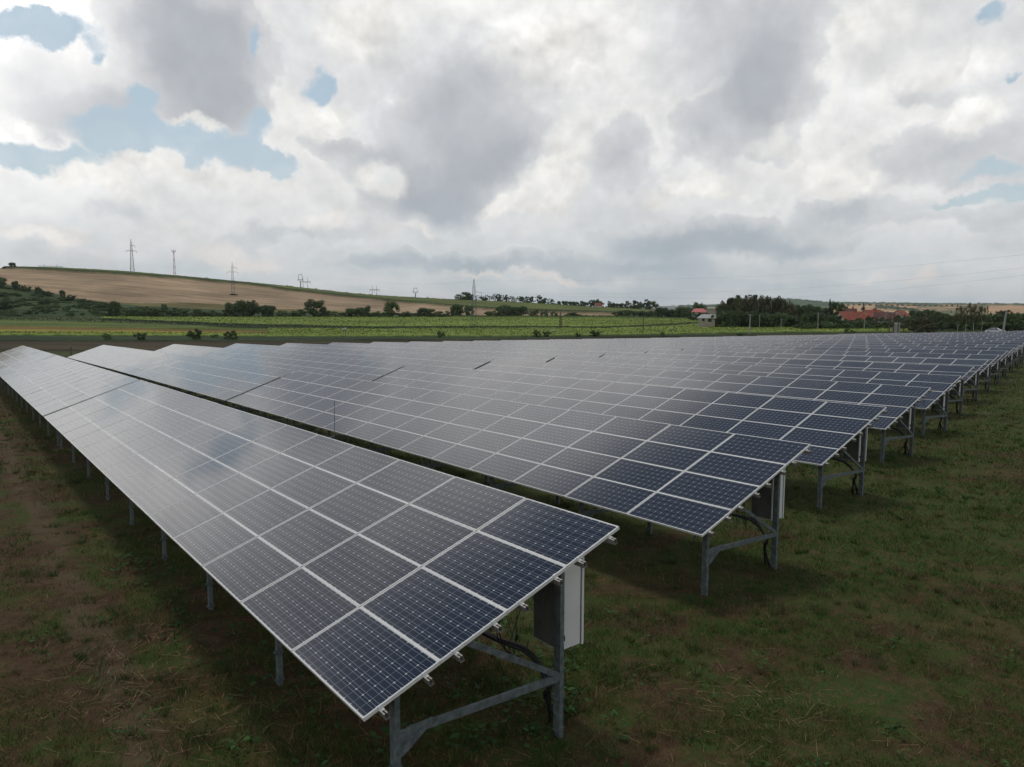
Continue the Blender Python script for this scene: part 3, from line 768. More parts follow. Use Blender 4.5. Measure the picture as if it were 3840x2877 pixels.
def tree(px, D_, top, width, kind='round', col='dark', label=None, group=None, base=None, zoff=0.):
    """a tree whose crown reaches the photograph height `top` and is `width` photograph pixels wide at distance D_"""
    g = at(px, D_); tc[0] += 1; var = tc[0] % 3
    h = max(.6, z_at(top, D_, px)-g.z-zoff); wd = float(width*kz(px)*D_)
    crown, trunk = kindm(kind, col, var)
    root = link(NAME[kind], None, loc=(g.x, g.y, g.z+zoff), rot=(0, 0, rng.uniform(0, 6.28)))
    wn = 1.0
    sx_ = wd/wn
    link('crown', crown, root, scale=(sx_, sx_, h)); link('trunk', trunk, root, scale=(min(sx_, h), min(sx_, h), h))
    tag(root, label, CATN[kind], group); return root
def run(items, D_, group, place, kinds=None, zoff=0):
    items = sorted(items, key=lambda q: q[0])
    for i, it in enumerate(items):
        px, top, wd = it[:3]; kind = it[3] if len(it) > 3 else 'round'; col = it[4] if len(it) > 4 else 'dark'
        noun = {'round':'tree','bush':'bush','tall':'tall tree','sparse':'thin open tree','birch':'birch','conifer':'spruce'}[kind]
        tree(px, D_+rng.uniform(-6, 6)*(D_/480), top, wd, kind, col, f'{CNAME[col]} {noun}, {ordn(i+1)} from the left {place}', group, zoff=zoff)

# hedge at the foot of the ploughed hill
hedge = [(430,1125,50,'round'),(465,1158,80,'bush','mid'),(505,1152,80,'bush','mid'),(545,1147,70,'bush'),(590,1149,80,'bush'),(616,1138,34,'tall'),(650,1152,80,'bush'),(700,1157,80,'bush','mid'),(745,1159,60,'bush'),
 (800,1162,70,'bush'),(838,1160,60,'bush','mid'),(872,1132,64),(912,1122,88),(945,1126,50),(985,1142,70),(1015,1143,58),(1060,1164,70,'bush','mid'),(1098,1166,60,'bush','mid'),(1125,1160,70,'bush','mid'),(1178,1122,84),(1215,1156,60,'bush'),
 (1255,1168,70,'bush','mid'),(1300,1166,60,'bush'),(1330,1152,72),(1370,1146,44,'round','mid'),(1390,1168,70,'bush'),(1425,1167,60,'bush','mid'),(1463,1127,72,'round','mid'),(1510,1168,60,'bush'),(1540,1168,60,'bush','mid'),(1590,1152,66),(1625,1157,56,'round','mid'),(1660,1166,60,'bush'),
 (1714,1137,64),(1757,1144,40),(1845,1164,64,'bush','light'),(1895,1141,70),(1945,1146,74),(1910,1160,80,'bush'),(2002,1160,44,'round','mid'),(2042,1166,34,'round'),(2078,1167,34,'bush','mid'),(2160,1170,100,'bush'),(2190,1180,60,'bush'),
 (2310,1168,50,'bush'),(2350,1160,70,'round'),(2395,1164,60),(2440,1166,60),(2480,1150,58),(2520,1160,56),(2560,1147,66),(2596,1156,50),(2625,1166,40,'bush'),(2425,1184,90,'bush'),(2500,1185,90,'bush'),(2570,1182,90,'bush'),(2360,1186,90,'bush')]
run([(2596,1167,40,'bush'),(2625,1169,44,'bush'),(2650,1168,30,'bush')], 424, 'bushes before the hipped red roof', 'in front of the hipped red roof')
run([(3214,1192,30,'bush'),(3228,1192,34,'bush','mid'),(3258,1184,24,'round'),(3284,1187,34,'bush'),(3310,1188,30,'bush','mid'),(3340,1190,40,'bush'),(3366,1180,30,'round')], 338, 'garden bushes before the village houses', 'in front of the village houses')
run(hedge, 474, 'trees and bushes in the hedge below the hill', 'in the hedge under the hill')
# scrub on the left slope
slope = [(4,1036,44,'round'),(30,1100,60,'bush'),(64,1052,28,'round'),(84,1064,30,'bush'),(104,1074,34,'bush'),(148,1074,36,'bush'),(170,1088,34,'bush'),(192,1096,34,'bush'),(234,1086,24,'round'),(270,1103,34,'bush'),(305,1120,40,'bush'),(335,1124,40,'bush'),(362,1128,46,'bush'),(392,1134,50,'bush','mid'),
 (15,1118,60,'bush','dark')]
for i, it in enumerate(sorted(slope)):
    bx, tp, wd = it[:3]; yb = np.interp(bx, [0,113,203,289,407], [1072,1092,1110,1128,1146])+6
    # find the distance whose ground shows at that height of the picture
    ds = np.linspace(482, 800, 200); gy = [y_of(at(bx, q).z, q, bx) for q in ds[::8]]; q = float(np.interp(-yb, [-g_ for g_ in gy], ds[::8]))
    tree(bx, q, tp, wd, it[3], it[4] if len(it) > 4 else 'dark', f'{CNAME["dark"]} scrub growth, {ordn(i+1)} from the left, edging the bare field', 'scrub climbing the left slope')
for i in range(170):
    px = rng.uniform(-20, 560); q = rng.uniform(484, 660)
    g = at(px, q); y0 = y_of(g.z, q, px)
    lim = np.interp(px, [0,113,203,289,407,542], [1068,1090,1108,1126,1143,1156])
    if y0 < lim+10: continue
    tree(px, q, y0-rng.uniform(7, 20), rng.uniform(20, 58), 'bush', ['dark','mid','mid'][i % 3], 'low rounded bush among the rough green scrub on the left slope', 'low bushes scattered over the left slope')
big = tree(8, 520, 1122, 74, 'round', 'dark', 'large dark bush at the left edge of the photo under the slope', None)
tree(57, 850, 984, 28, 'round', 'dark', 'lone round dark tree on the skyline at the far left', None)
tree(28, 850, 998, 20, 'bush', 'dark', 'small low bush on the skyline beside the lone round tree', None)
# skyline row of open trees
sk = [(1738,1093,56,'round','mid'),(1762,1100,30,'round','mid'),(1784,1106,16,'sparse'),(1801,1107,20,'sparse'),(1813,1110,24,'round','mid'),(1829,1104,22,'sparse'),(1842,1108,20,'sparse'),(1852,1101,20,'sparse'),(1866,1104,20,'tall'),(1876,1104,20,'tall'),(1888,1106,22,'sparse'),(1899,1106,20,'tall'),(1911,1108,20,'sparse'),(1922,1110,18,'sparse'),(1930,1116,16,'sparse'),
 (1942,1110,18,'sparse'),(1955,1110,22,'tall'),(1967,1111,20,'sparse'),(1978,1111,22,'tall'),(1993,1110,24,'tall'),(2015,1104,26,'sparse'),(2030,1110,26,'round','mid'),(2042,1116,22,'tall'),(2056,1118,20,'sparse'),(2070,1121,22,'tall'),
 (2096,1128,20,'tall'),(2113,1127,22,'round'),(2128,1129,26,'round'),(2144,1129,26,'round'),(2160,1131,22,'round','mid'),(2178,1127,26,'round','mid'),(2195,1131,22,'round'),(2215,1126,24,'tall'),(2236,1122,30,'round'),(2252,1128,26,'round'),
 (2283,1130,26,'tall'),(2300,1135,26,'round'),(2322,1136,34,'round'),(2352,1130,30,'tall'),(2376,1124,30,'round','mid'),(2396,1129,26,'round','mid'),(2424,1124,30,'tall'),(2448,1127,36,'round','light')]
for i, it in enumerate(sk):
    px = it[0]; D_ = 853; kind = it[3]; col = it[4] if len(it) > 4 else 'dark'
    g = at(px, D_); tree(px, D_, it[1], it[2]*1.15, kind, col, f'{"see-through" if kind == "sparse" else CNAME[col]} tree, {ordn(i+1)} from the left in the skyline row', 'trees in a row along the skyline')
# wood right of centre and the belt running to the right edge
r2 = np.random.default_rng(5)
wood = []
for i, px in enumerate(np.linspace(2712, 3010, 26)):
    top = float(np.interp(px, [2700,2720,2760,2790,2840,2900,2930,2960,3010],[1140,1128,1112,1108,1106,1108,1120,1136,1150]))+r2.uniform(-5, 9)
    wood.append((px, top, r2.uniform(46, 66), ['round','round','tall','birch'][i % 4], ['dark','brown','brown','birch','dark'][i % 5] if i % 4 != 3 else 'brown'))
run(wood, 318, 'trees in the wood right of centre', 'in the dark wood')
wf = [(px, np.interp(px,[2690,2760,3000],[1166,1158,1178])+r2.uniform(-8,12), r2.uniform(50,76), ['bush','round'][i%2], 'dark') for i, px in enumerate(np.linspace(2700, 3000, 13))]
run(wf, 296, 'low trees along the front of the wood', 'fronting the dark wood')
belt = []
for i, px in enumerate(np.linspace(3016, 3830, 44)):
    top = float(np.interp(px, [3016,3060,3110,3150,3180,3300,3345,3400,3450,3540,3600,3680,3740,3780,3840],[1170,1168,1178,1176,1200,1204,1208,1184,1172,1176,1180,1180,1176,1170,1178]))+r2.uniform(-5, 7)
    belt.append((px, top, r2.uniform(38, 58), ['round','bush','round','tall'][i % 4], ['dark','dark','mid','dark','brown'][i % 5]))
run(belt, 292, 'trees in the belt in front of the village', 'in the belt before the village')
bb = [(px, np.interp(px,[3000,3300,3840],[1206,1212,1200])+r2.uniform(-6,8), r2.uniform(50,80), 'bush', ['dark','mid'][i%3==0]) for i, px in enumerate(np.linspace(3010, 3835, 26))]
run(bb, 268, 'bushes at the foot of the tree belt', 'edging the tree belt')
mid_ = [(3035,1142,60,'round'),(3055,1146,50,'round'),(2985,1139,50,'round'),(3100,1150,60,'round'),(3135,1128,62,'round','mid'),(3160,1138,44,'round','mid'),(3178,1152,30,'round','mid'),(3280,1158,44,'round'),(3320,1165,36,'round'),(3425,1160,46,'round'),(3462,1162,40,'round'),(3490,1158,40,'round'),(3520,1166,44,'round'),(3745,1164,34,'tall'),(3765,1162,30,'tall'),(3785,1164,34,'tall'),(3825,1172,40,'round')]
run(mid_, 400, 'taller trees around the village houses', 'among the village houses')
tree(3111, 385, 1121, 40, 'conifer', 'conifer', 'tall pointed dark spruce standing left of the red village roofs', None)
tree(3237, 400, 1133, 36, 'conifer', 'conifer', 'ragged dark spruce rising behind the red village roofs', None)
tree(2616, 480, 1134, 60, 'round', 'dark', 'broad dark tree behind the hipped red roof', None)
tree(2655, 400, 1172, 20, 'bush', 'light', 'small yellowish bush behind the grey-roofed shed', None)
tree(3461, 236, 1188, 92, 'bush', 'brown', 'large round brownish bush right of the transformer kiosk', None)
tree(3188, 205, 1230, 44, 'bush', 'mid', 'round bush standing in the sunflowers behind the panels on the right', None)
for i, (px, top, wd) in enumerate(((3595,1150,60),(3625,1142,70),(3655,1136,76),(3686,1146,64))):
    tree(px, 232, top, wd, 'birch', 'birch', f'white-trunked birch with thin yellow-green crown, {ordn(i+1)} from the left beside the car', 'white-trunked birches by the parked car')
near = [(393,168,1250,38),(518,168,1243,50),(723,172,1232,62),(862,172,1240,60),(800,185,1252,34),(1653,185,1240,34),(2011,190,1238,36),(2051,190,1239,34),(2235,195,1238,50),(2486,196,1243,20),(2780,200,1248,36),(2170,190,1247,26)]
for i, (px, D_, top, wd) in enumerate(near):
    tree(px, D_, top, wd, 'bush', ['mid','dark','mid'][i % 3], f'scrubby bush, {ordn(i+1)} from the left on the verge beyond the solar tables' if False else f'{"small" if wd < 40 else "wide"} scrubby bush, number {i+1} from the left, on the verge beyond the solar tables', 'bushes on the verge beyond the solar tables')
# far tree lines across the valley
for i in range(34):
    px = 3160+i*20.5; D_ = 2480+rng.uniform(-20, 20)
    if 3600 < px: continue
    g = at(px, D_); tree(px, D_, y_of(g.z, D_, px)-rng.uniform(3, 7), rng.uniform(9, 16), 'round', 'mid', 'tiny distant tree on the ridge behind the tan fields', 'distant trees on the far ridge')

# ------------------------------------------------------------------ lattice pylons, poles and wires
def lattice(m, base, top, w0, w1, n, r, mi=0, rot=0.4, legs=4):
    b = Vector(base); cs = [rot+2*math.pi*i/legs+math.pi/4 for i in range(legs)]
    P_ = lambda k, i: Vector((b.x+math.cos(cs[i])*(w0+(w1-w0)*k/n)*.707, b.y+math.sin(cs[i])*(w0+(w1-w0)*k/n)*.707, b.z+(top-b.z)*k/n))
    for k in range(n):
        for i in range(legs):
            j = (i+1) % legs
            m.tube([P_(k,i), P_(k+1,i)], r, 4, mi); m.tube([P_(k,i), P_(k+1,j)], r*.6, 4, mi); m.tube([P_(k,j), P_(k+1,i)], r*.6, 4, mi); m.tube([P_(k+1,i), P_(k+1,j)], r*.6, 4, mi)
def side_dir(px):
    az = math.atan((px-W/2)/F*math.cos(PITCH)); return Vector((math.cos(az), -math.sin(az), 0))
def pylon(px, D_, ytop, w0, w1, arms, label, mat='lattice', r=.09, baseoff=0.):
    g = at(px, D_); zt = z_at(ytop, D_, px); root = link('lattice_pylon', None, loc=g); tag(root, label, 'pylon')
    h = zt-g.z-baseoff; m = MB(); lattice(m, (0,0,baseoff), h*.86, w0, w1, 9, r); lattice(m, (0,0,h*.86), h, w1, .12, 2, r*.8)
    link('lattice_mast', m.mesh('lattice_mast', MAT[mat]), root)
    s = side_dir(px)
    for (zf, l0, l1) in arms:
        a = MB(); z = h*zf
        for l_ in (l0, l1):
            if abs(l_) < .1: continue
            e = s*l_; a.tube([(0,0,z+.9), (e.x,e.y,z)], r*.9, 4); a.tube([(0,0,z), (e.x,e.y,z)], r*.9, 4); a.tube([(e.x,e.y,z), (e.x,e.y,z-2.2)], r*1.1, 5)
        link('cross_arm', a.mesh('cross_arm', MAT[mat]), root)
    return root, h
pylon(503, 880, 899, 4.2, 1.5, [(.82,0,3.6),(.68,-5,5)], 'tallest lattice pylon on the skyline at the left', r=.12)
pylon(876, 683, 984, 2.9, 1.0, [(.83,0,3.4),(.69,-4.6,4.6)], 'lattice pylon standing on the bare brown field of the hill', r=.065)
tree(876, 681, 1101, 34, 'bush', 'mid', 'patch of weeds around the foot of the pylon on the bare field', None)
g = at(660, 875); zt = z_at(938, 875, 660); h = zt-g.z; root = link('telecom_mast', None, loc=g); tag(root, 'slim red and white telecom mast with a round head on the left skyline', 'mast')
m = MB(); n_ = 8
for q in range(n_): lattice(m, (0,0,h*.93*q/n_), h*.93*(q+1)/n_, 2.6-1.9*q/n_, 2.6-1.9*(q+1)/n_, 1, .14, q % 2)
link('lattice_mast', m.mesh('telecom_lattice', [MAT['whitepaint'], MAT['redpaint']]), root)
m = MB(); m.tube([(0,0,h*.92),(0,0,h*.935)], 2.1, 12); [m.tube([(1.9*math.cos(a),1.9*math.sin(a),h*.92),(1.9*math.cos(a),1.9*math.sin(a),h)], .22, 5) for a in np.linspace(0, 5.2, 6)]
link('antenna_platform', m.mesh('antenna_platform', MAT['whitepaint']), root)
def portal(px0, px1, D_, ytop, ybar, ext, label):
    g = at((px0+px1)/2, D_); s = side_dir((px0+px1)/2); hw = (px1-px0)/2/F*D_; root = link('portal_pylon', None, loc=g); tag(root, label, 'pylon', None)
    zt = z_at(ytop, D_, px0)-g.z; zb = z_at(ybar, D_, px0)-g.z
    for q in (-1, 1):
        m = MB(); e = s*hw*q; m.tube([(e.x,e.y,0),(e.x,e.y,zt)], .28, 6, r2=.14); link('pole', m.mesh('portal_pole', MAT['lattice']), root)
    m = MB(); e = s*(hw+ext)
    m.tube([(-e.x,-e.y,zb),(e.x,e.y,zb)], .2, 5); m.tube([(-e.x,-e.y,zb-.9),(e.x,e.y,zb-.9)], .12, 5)
    for q in (-1, 0, 1): m.tube([(e.x*q,e.y*q,zb),(e.x*q,e.y*q,zb-2.6)], .16, 5)
    link('cross_arm', m.mesh('portal_arm', MAT['lattice']), root)
portal(1139, 1155, 870, 1041, 1056, 3.0, 'twin-pole portal pylon on the skyline right of the cat-head pylon')
portal(1397, 1413, 870, 1071, 1086, 2.8, 'twin-pole portal pylon midway along the sloping skyline')
portal(182, 216, 905, 993, 999, 5.0, 'portal pylon sunk behind the left skyline, only its cross bar showing')
def cathead(px, D_, ytop, wpx, label):
    g = at(px, D_); s = side_dir(px); h = z_at(ytop, D_, px)-g.z; hw = wpx/2/F*D_; root = link('cat_head_pylon', None, loc=g); tag(root, label, 'pylon')
    m = MB(); lattice(m, (0,0,-2), h*.55, 1.6, .5, 6, .13); link('lattice_mast', m.mesh('cathead_mast', MAT['lattice']), root)
    m = MB(); P_ = [(0,.52),(-1,.68),(-1,.82),(-.75,.93),(-.85,1.),(0,.97),(.85,1.),(.75,.93),(1,.82),(1,.68),(0,.52)]
    m.tube([(s.x*hw*a, s.y*hw*a, h*b) for a, b in P_], .24, 5); m.tube([(s.x*hw*a, s.y*hw*a, h*.68) for a in (-1.35, 1.35)], .22, 5)
    for a in (-1.35, 0, 1.35): m.tube([(s.x*hw*a, s.y*hw*a, h*.68), (s.x*hw*a, s.y*hw*a, h*.60)], .16, 5)
    link('pylon_head', m.mesh('cathead_frame', MAT['lattice']), root)
cathead(1129, 875, 1029, 14, 'cat-head pylon on the skyline beside the twin-pole portal')
cathead(1558, 875, 1080, 14, 'small cat-head pylon farther right on the sloping skyline')
tower, TH_ = pylon(1777, 300, 1048, 2.4, .8, [(.735,0,3.1)], 'tall grey lattice tower standing in the sunflower field', r=.035)
tree(1782, 300, 1224, 46, 'bush', 'dark', 'dark shrub at the foot of the lattice tower in the sunflowers', None)
pylon(2102, 300, 1171, .95, .5, [], 'short rusty lattice mast in the sunflower field', 'rust', .05)
tree(2103, 300, 1226, 30, 'bush', 'dark', 'low bush at the foot of the rusty lattice mast', None)
def pole(px, D_, ytop, r, label, mat='concrete', arm=0., px_top=None, twin=0., parts=None, name='utility_pole'):
    g = at(px, D_); h = z_at(ytop, D_, px)-g.z; s = side_dir(px); lean = ((px_top or px)-px)/F*D_
    root = link(name, None, loc=g); tag(root, label, 'pole')
    offs = (-twin/2, twin/2) if twin else (0,)
    for q in offs:
        m = MB(); m.tube([(s.x*q, s.y*q, -.5), (s.x*(q+lean), s.y*(q+lean), h)], r, 8, r2=r*.72); link('pole_shaft', m.mesh('pole_shaft', MAT[mat]), root)
    if arm:
        m = MB(); m.tube([(s.x*(lean-arm), s.y*(lean-arm), h-.35), (s.x*(lean+arm), s.y*(lean+arm), h-.35)], .06, 5)
        for q in (-1, 0, 1): m.tube([(s.x*(lean+arm*q), s.y*(lean+arm*q), h-.35), (s.x*(lean+arm*q), s.y*(lean+arm*q), h-.08)], .05, 6)
        link('cross_arm', m.mesh('pole_arm', MAT['steel']), root)
    return Vector((g.x+s.x*lean, g.y+s.y*lean, g.z+h-.1))
G_ = 'poles'
pA = pole(1893.6, 470, 1156, .16, 'pale pole in front of the dark hedge trees, right of the lattice tower', arm=.6)
pB = pole(2114, 470, 1161, .14, 'pale pole just right of the rusty lattice mast', arm=.6)
pC = pole(2317, 455, 1162, .14, 'thin pole before the dark trees left of the village', 'wood', .6, 2319)
pD = pole(2413, 214, 1188, .14, 'weathered pole with a cross arm low down, rising behind the middle of the panels', 'wood', .7)
m = MB(); g = at(2413, 214); s = side_dir(2413); z = z_at(1206, 214, 2413)
pE = pole(2813, 212, 1178, .20, 'thick grey pole before the dark wood, its foot painted white', 'concrete', .9, 2814)
pF = pole(2849, 285, 1180, .12, 'slim pale pole right of the thick grey pole', 'concrete', .4, 2850)
pG = pole(2930, 285, 1195, .12, 'short slim pole in front of the wood, left of the village', 'concrete', .3, 2932)
pH = pole(3069.5, 258, 1172, .14, 'pole with a lamp head standing left of the village roofs', 'concrete', .4)
pI = pole(3244, 250, 1201, .12, 'slender pale pole below the red village roofs', 'concrete', .3)
pJ = pole(3323, 330, 1168, .11, 'thin pole rising among the village roofs', 'concrete', .3)
pK = pole(3346, 214, 1175, .16, 'brown twin-leg wooden pole left of the transformer kiosk', 'wood', .8, 3347, twin=1.0)
pL_ = pole(3382, 214, 1179, .15, 'dark twin pole right of the transformer kiosk', 'wood', .8, 3382, twin=1.3)
pM = pole(3516, 240, 1185, .12, 'leaning thin pole between the round bush and the birches', 'wood', .3, 3519.7)
pN = pole(3766, 224, 1168, .26, 'thick pale concrete pole right of the parked car', 'concrete', 0, 3771.7)
pO = pole(3155, 300, 1181, .10, 'short thin pole hidden among the belt trees below the red roofs', 'concrete', 0)
# camera and lamp posts at the far side of the array
for i, (px, D_, yt, lab) in enumerate(((1292, 112, 1230, 'grey post with a camera head beyond the left-hand rows'), (2077.5, 128, 1236, 'thin post with a small white head beyond the middle rows'), (2522, 135, 1229, 'thin grey post beyond the right-hand rows'))):
    g = at(px, D_); h = z_at(yt, D_, px)-g.z; root = link('camera_post', None, loc=g); tag(root, lab, 'post')
    m = MB(); m.tube([(0,0,-.4),(0,0,h-.15)], .055, 8); link('pole_shaft', m.mesh('camera_pole', MAT['steel']), root)
    m = MB(); m.tube([(0,0,h-.2),(0,0,h)], .12, 8); s = side_dir(px); m.tube([(0,0,h-.1),(-s.x*.35,-s.y*.35,h-.14)], .06, 6); link('camera_head', m.mesh('camera_head', MAT['whitepaint']), root)
def wire(pts, label, group, sag=.02, r=.02):
    r *= .36
    m = MB(); P_ = []
    for a, b in zip(pts[:-1], pts[1:]):
        L = (b-a).length
        for k in range(13): t_ = k/12; q = a.lerp(b, t_); P_.append(Vector((q.x, q.y, q.z-4*sag*L*t_*(1-t_))))
    m.tube(P_, r, 4); tag(link('power_line', m.mesh('power_line', MAT['wire'])), label, 'power line', group)
tb = tower.location
s = side_dir(1777)
def pt(px, py, D_): d = ray(px, py); hr = math.hypot(d[0], d[1]); return Vector((d[0]/hr*D_, d[1]/hr*D_, CZ+d[2]/hr*D_))
armtip = pt(1804, 1098, 300)
wire([pt(1777,1052,300), pt(2840,1036,250), pt(4300,905,160)], 'highest wire crossing the sky to the right of the lattice tower', 'high-voltage wires', .006, .03)
wire([armtip, pt(2840,1090,250), pt(4300,952,150)], 'middle wire crossing the sky to the right of the lattice tower', 'high-voltage wires', .006, .03)
wire([pt(1790,1099,300), pt(2921,1119,250), pt(4300,975,150)], 'lowest wire crossing the sky to the right of the lattice tower', 'high-voltage wires', .006, .03)
wire([pt(876,1002,683), pt(1340,1048,480), pt(1777,1056,300)], 'wire between the pylon on the bare field and the lattice tower', 'high-voltage wires', .01, .04)
wire([pt(503,925,880), pt(876,1004,683)], 'wire between the two lattice pylons on the left', 'high-voltage wires', .02, .04)
wire([pD, pE, pK], 'low wire from the weathered pole to the twin-leg pole', 'village wires', .012, .018)
wire([pE, pF, pG, pH, pI, pL_], 'low wire along the small poles before the tree belt', 'village wires', .015, .016)
wire([pA, pB, pC], 'low wire along the pale poles at the hedge', 'village wires', .015, .02)
wire([pt(1129,1045,870), pt(1405,1087,870), pt(1558,1096,875)], 'wire linking the pylons along the sloping skyline', 'skyline wires', .01, .06)
wire([pt(190,998,905), pt(503,930,880)], 'wire from the sunken portal to the tallest pylon', 'skyline wires', .02, .05)

# lightning rods standing behind the tables
rods = [(381,1318,1372,2),(610,1370,1442,2),(1252,1503,1606,1),(1198,1293,1335,5),(1572,1320,1372,4),(1731,1285,1316,6),(2418,1368,1443,4),(2136,1306,1334,6),(2344,1271,1290,8)]
for i, (px, y0, y1, k) in enumerate(rods):
    b = PERPS.get(k, 2.6+6.6*(k-1))+4*RH*CT+.35; d = ray(px, y1); q = b/(d[0]*PH_[0]+d[1]*PH_[1]); p = Vector(d)*q
    gz = ground_z(p.x, p.y); z1 = CZ+(ray(px, y0)*(b/(ray(px, y0)[0]*PH_[0]+ray(px, y0)[1]*PH_[1])))[2]
    if z1 < gz+1.5: z1 = gz+3.2
    root = link('lightning_rod', None, loc=(p.x, p.y, gz)); tag(root, f'slender lightning rod, {ordn(i+1)} of the nine standing above the solar tables' if False else f'slender grey lightning rod behind the {ordn(k)} row of panels, {["far left","left","near left","middle left","centre","middle","right of centre","upper middle","upper right"][i]} of the array', 'rod', 'lightning rods between the rows')
    h = z1-gz
    m = MB(); m.tube([(0,0,-.3),(0,0,h*.55)], .009, 6); link('rod_base', m.mesh('rod_base', MAT['steel']), root)
    m = MB(); m.tube([(0,0,h*.55),(.02,.01,h)], .006, 6); link('rod_tip', m.mesh('rod_tip', MAT['steel']), root)
    m = MB(); e = -PH_*.5; m.tube([(0,0,2.2),(e[0],e[1],2.1)], .010, 5); link('bracket', m.mesh('rod_bracket', MAT['steel']), root)

# wire fence beyond the far ends of the rows
root = link('wire_fence', None, loc=(0,0,0)); tag(root, 'low wire fence on dark posts in the brown weeds beyond the rows', 'fence')
fp = []
for px, D_, hh in [(22,87,1.5),(95,88,1.5),(166,88,1.5),(256,87,1.9),(330,92,1.5),(400,94,1.4),(474,96,1.3),(530,98,1.3),(590,100,1.4),(655,101,1.3),(718,103,1.3),(781,105,1.4),(880,108,1.3),(985,111,1.3),(1100,114,1.3),(1210,117,1.3)]:
    g = at(px, D_); m = MB(); m.tube([(g.x,g.y,g.z-.3),(g.x,g.y,g.z+hh)], .055, 6); link('fence_post', m.mesh('fence_post', MAT['wood']), root); fp.append((g, hh))
m = MB()
for (a, ha), (b, hb) in zip(fp[:-1], fp[1:]):
    for f_ in (.35, .65, .95): m.tube([(a.x,a.y,a.z+ha*f_),(b.x,b.y,b.z+hb*f_)], .008, 4)
link('fence_wire', m.mesh('fence_wire', MAT['wire']), root)

# ------------------------------------------------------------------ village
def house(px, D_, wd, dp, eave, ridge, label, rot=0., roof='tile', wall='wall', hip=0., wins=(), chimney=False, base_y=None, cat='house', name='village_house', ridge_y=None):
    """wd along the local x (ridge direction), dp deep; rot turns it from facing the camera"""
    g = at(px, D_)
    if ridge_y is not None:
        g.z = z_at(ridge_y, D_, px)-ridge
    az = math.atan((px-W/2)/F*math.cos(PITCH)); root = link(name, None, loc=g, rot=(0, 0, -az+R(rot))); tag(root, label, cat)
    x, y = wd/2, dp/2; m = MB()
    m.add([(-x,-y,-4),(x,-y,-4),(x,y,-4),(-x,y,-4),(-x,-y,eave),(x,-y,eave),(x,y,eave),(-x,y,eave),(-x,0,ridge-.12),(x,0,ridge-.12)] if not hip else
          [(-x,-y,-4),(x,-y,-4),(x,y,-4),(-x,y,-4),(-x,-y,eave),(x,-y,eave),(x,y,eave),(-x,y,eave)],
          [(0,1,5,4),(2,3,7,6),(1,2,6,9,5),(3,0,4,8,7)] if not hip else [(0,1,5,4),(1,2,6,5),(2,3,7,6),(3,0,4,7)])
    link('wall', m.mesh('house_wall', MAT[wall]), root)
    m = MB(); o = .45; xe, ye = x+o, y+o; ze = eave-(ridge-eave)*o/y; t_ = .18
    xr = x+o-hip
    top = [(-xe,-ye,ze),(xe,-ye,ze),(xe,ye,ze),(-xe,ye,ze),(-xr,0,ridge),(xr,0,ridge)]
    m.add(top+[(a,b,c-t_) for a,b,c in top], [(0,1,5,4),(2,3,4,5),(7,6,10,11),(9,8,11,10),(0,4,3) if hip else (0,4,10,6),(1,2,5) if hip else (1,7,11,5),(6,7,1,0),(8,9,3,2),(6,0,3,9) if hip else (3,9,10,4),(7,8,2,1) if hip else (2,5,11,8)])
    rf = link('roof', m.mesh('house_roof', MAT[roof]), root)
    if chimney: m = MB(); m.box((x*.3,-.35,ridge-.8),(x*.3+.6,.25,ridge+.9)); link('chimney', m.mesh('chimney', MAT['brick']), rf)
    for (wx, wz, ww, wh) in wins:
        m = MB(); m.box((wx-ww/2,-y-.03,wz),(wx+ww/2,-y+.02,wz+wh)); link('window', m.mesh('house_window', MAT['windowglass']), root)
    return root
house(3192, 345, 10.5, 7.5, 3.2, 6.4, 'long white house with a broad red roof at the left end of the village', 34, wins=((2,1.6,1.1,1.2),(-2,1.6,1.1,1.2)), chimney=True, ridge_y=1168)
house(3190, 375, 4.2, 7, 3.4, 6.6, 'tall red roof with a chimney rising behind the long white house', -8, roof='tile_old', chimney=True, ridge_y=1157)
house(3240, 356, 6.5, 7, 2.6, 5.2, 'red-roofed white house between the long house and the gabled house', 6, wins=((-2,1.5,1.,1.2),(2,1.5,1.,1.2)), ridge_y=1173)
house(3272, 366, 7.5, 7.5, 3.2, 6.6, 'white gabled house with a steep red roof in the middle of the village', 38, chimney=True, ridge_y=1162)
house(3316, 360, 7.5, 6.5, 2.6, 5., 'low row house under a plain red roof right of the gabled house', 4, roof='tile_old', wins=((-3,1.4,1.,1.1),(1,1.4,1.,1.1)), ridge_y=1171)
house(3346, 364, 4.5, 6, 2.4, 4.6, 'small red-roofed house at the right end of the row', 0, ridge_y=1176)
house(3376, 384, 5.5, 5.5, 3.2, 5.4, 'white gable with a red roof standing apart above the trees', 62, ridge_y=1164)
house(3040, 400, 6, 6, 3., 6., 'small orange-red roof glimpsed between trees left of the spruce', -20, ridge_y=1158)
house(2621, 430, 8, 6.5, 3., 4.8, 'bright red hipped roof among the dark trees in the middle distance', 0, 'redmetal', hip=2., ridge_y=1157)
house(2656, 300, 6.6, 5., 2.3, 3.5, 'low beige shed with a pale grey roof at the left edge of the wood', -14, 'greyroof', 'beige', hip=1.2, wins=((-1.2,.9,1.,1.),(1.3,.6,1.4,1.3)), cat='shed', name='shed', ridge_y=1179)
house(2242, 846, 6.5, 6, 3., 5.8, 'tiny red-roofed house on the skyline between trees', 15, ridge_y=1132+4)
house(2450, 700, 4, 4, 2.5, 4.2, 'tiny pale gabled hut at the right end of the skyline crop', 60, 'beige', 'beige', cat='hut', name='hut', ridge_y=1153)
house(2662, 620, 16, 9, 4, 4.9, 'flat cream building behind the trees right of the hipped red roof', 0, 'beige', 'beige', ridge_y=1152, cat='building', name='farm_building')
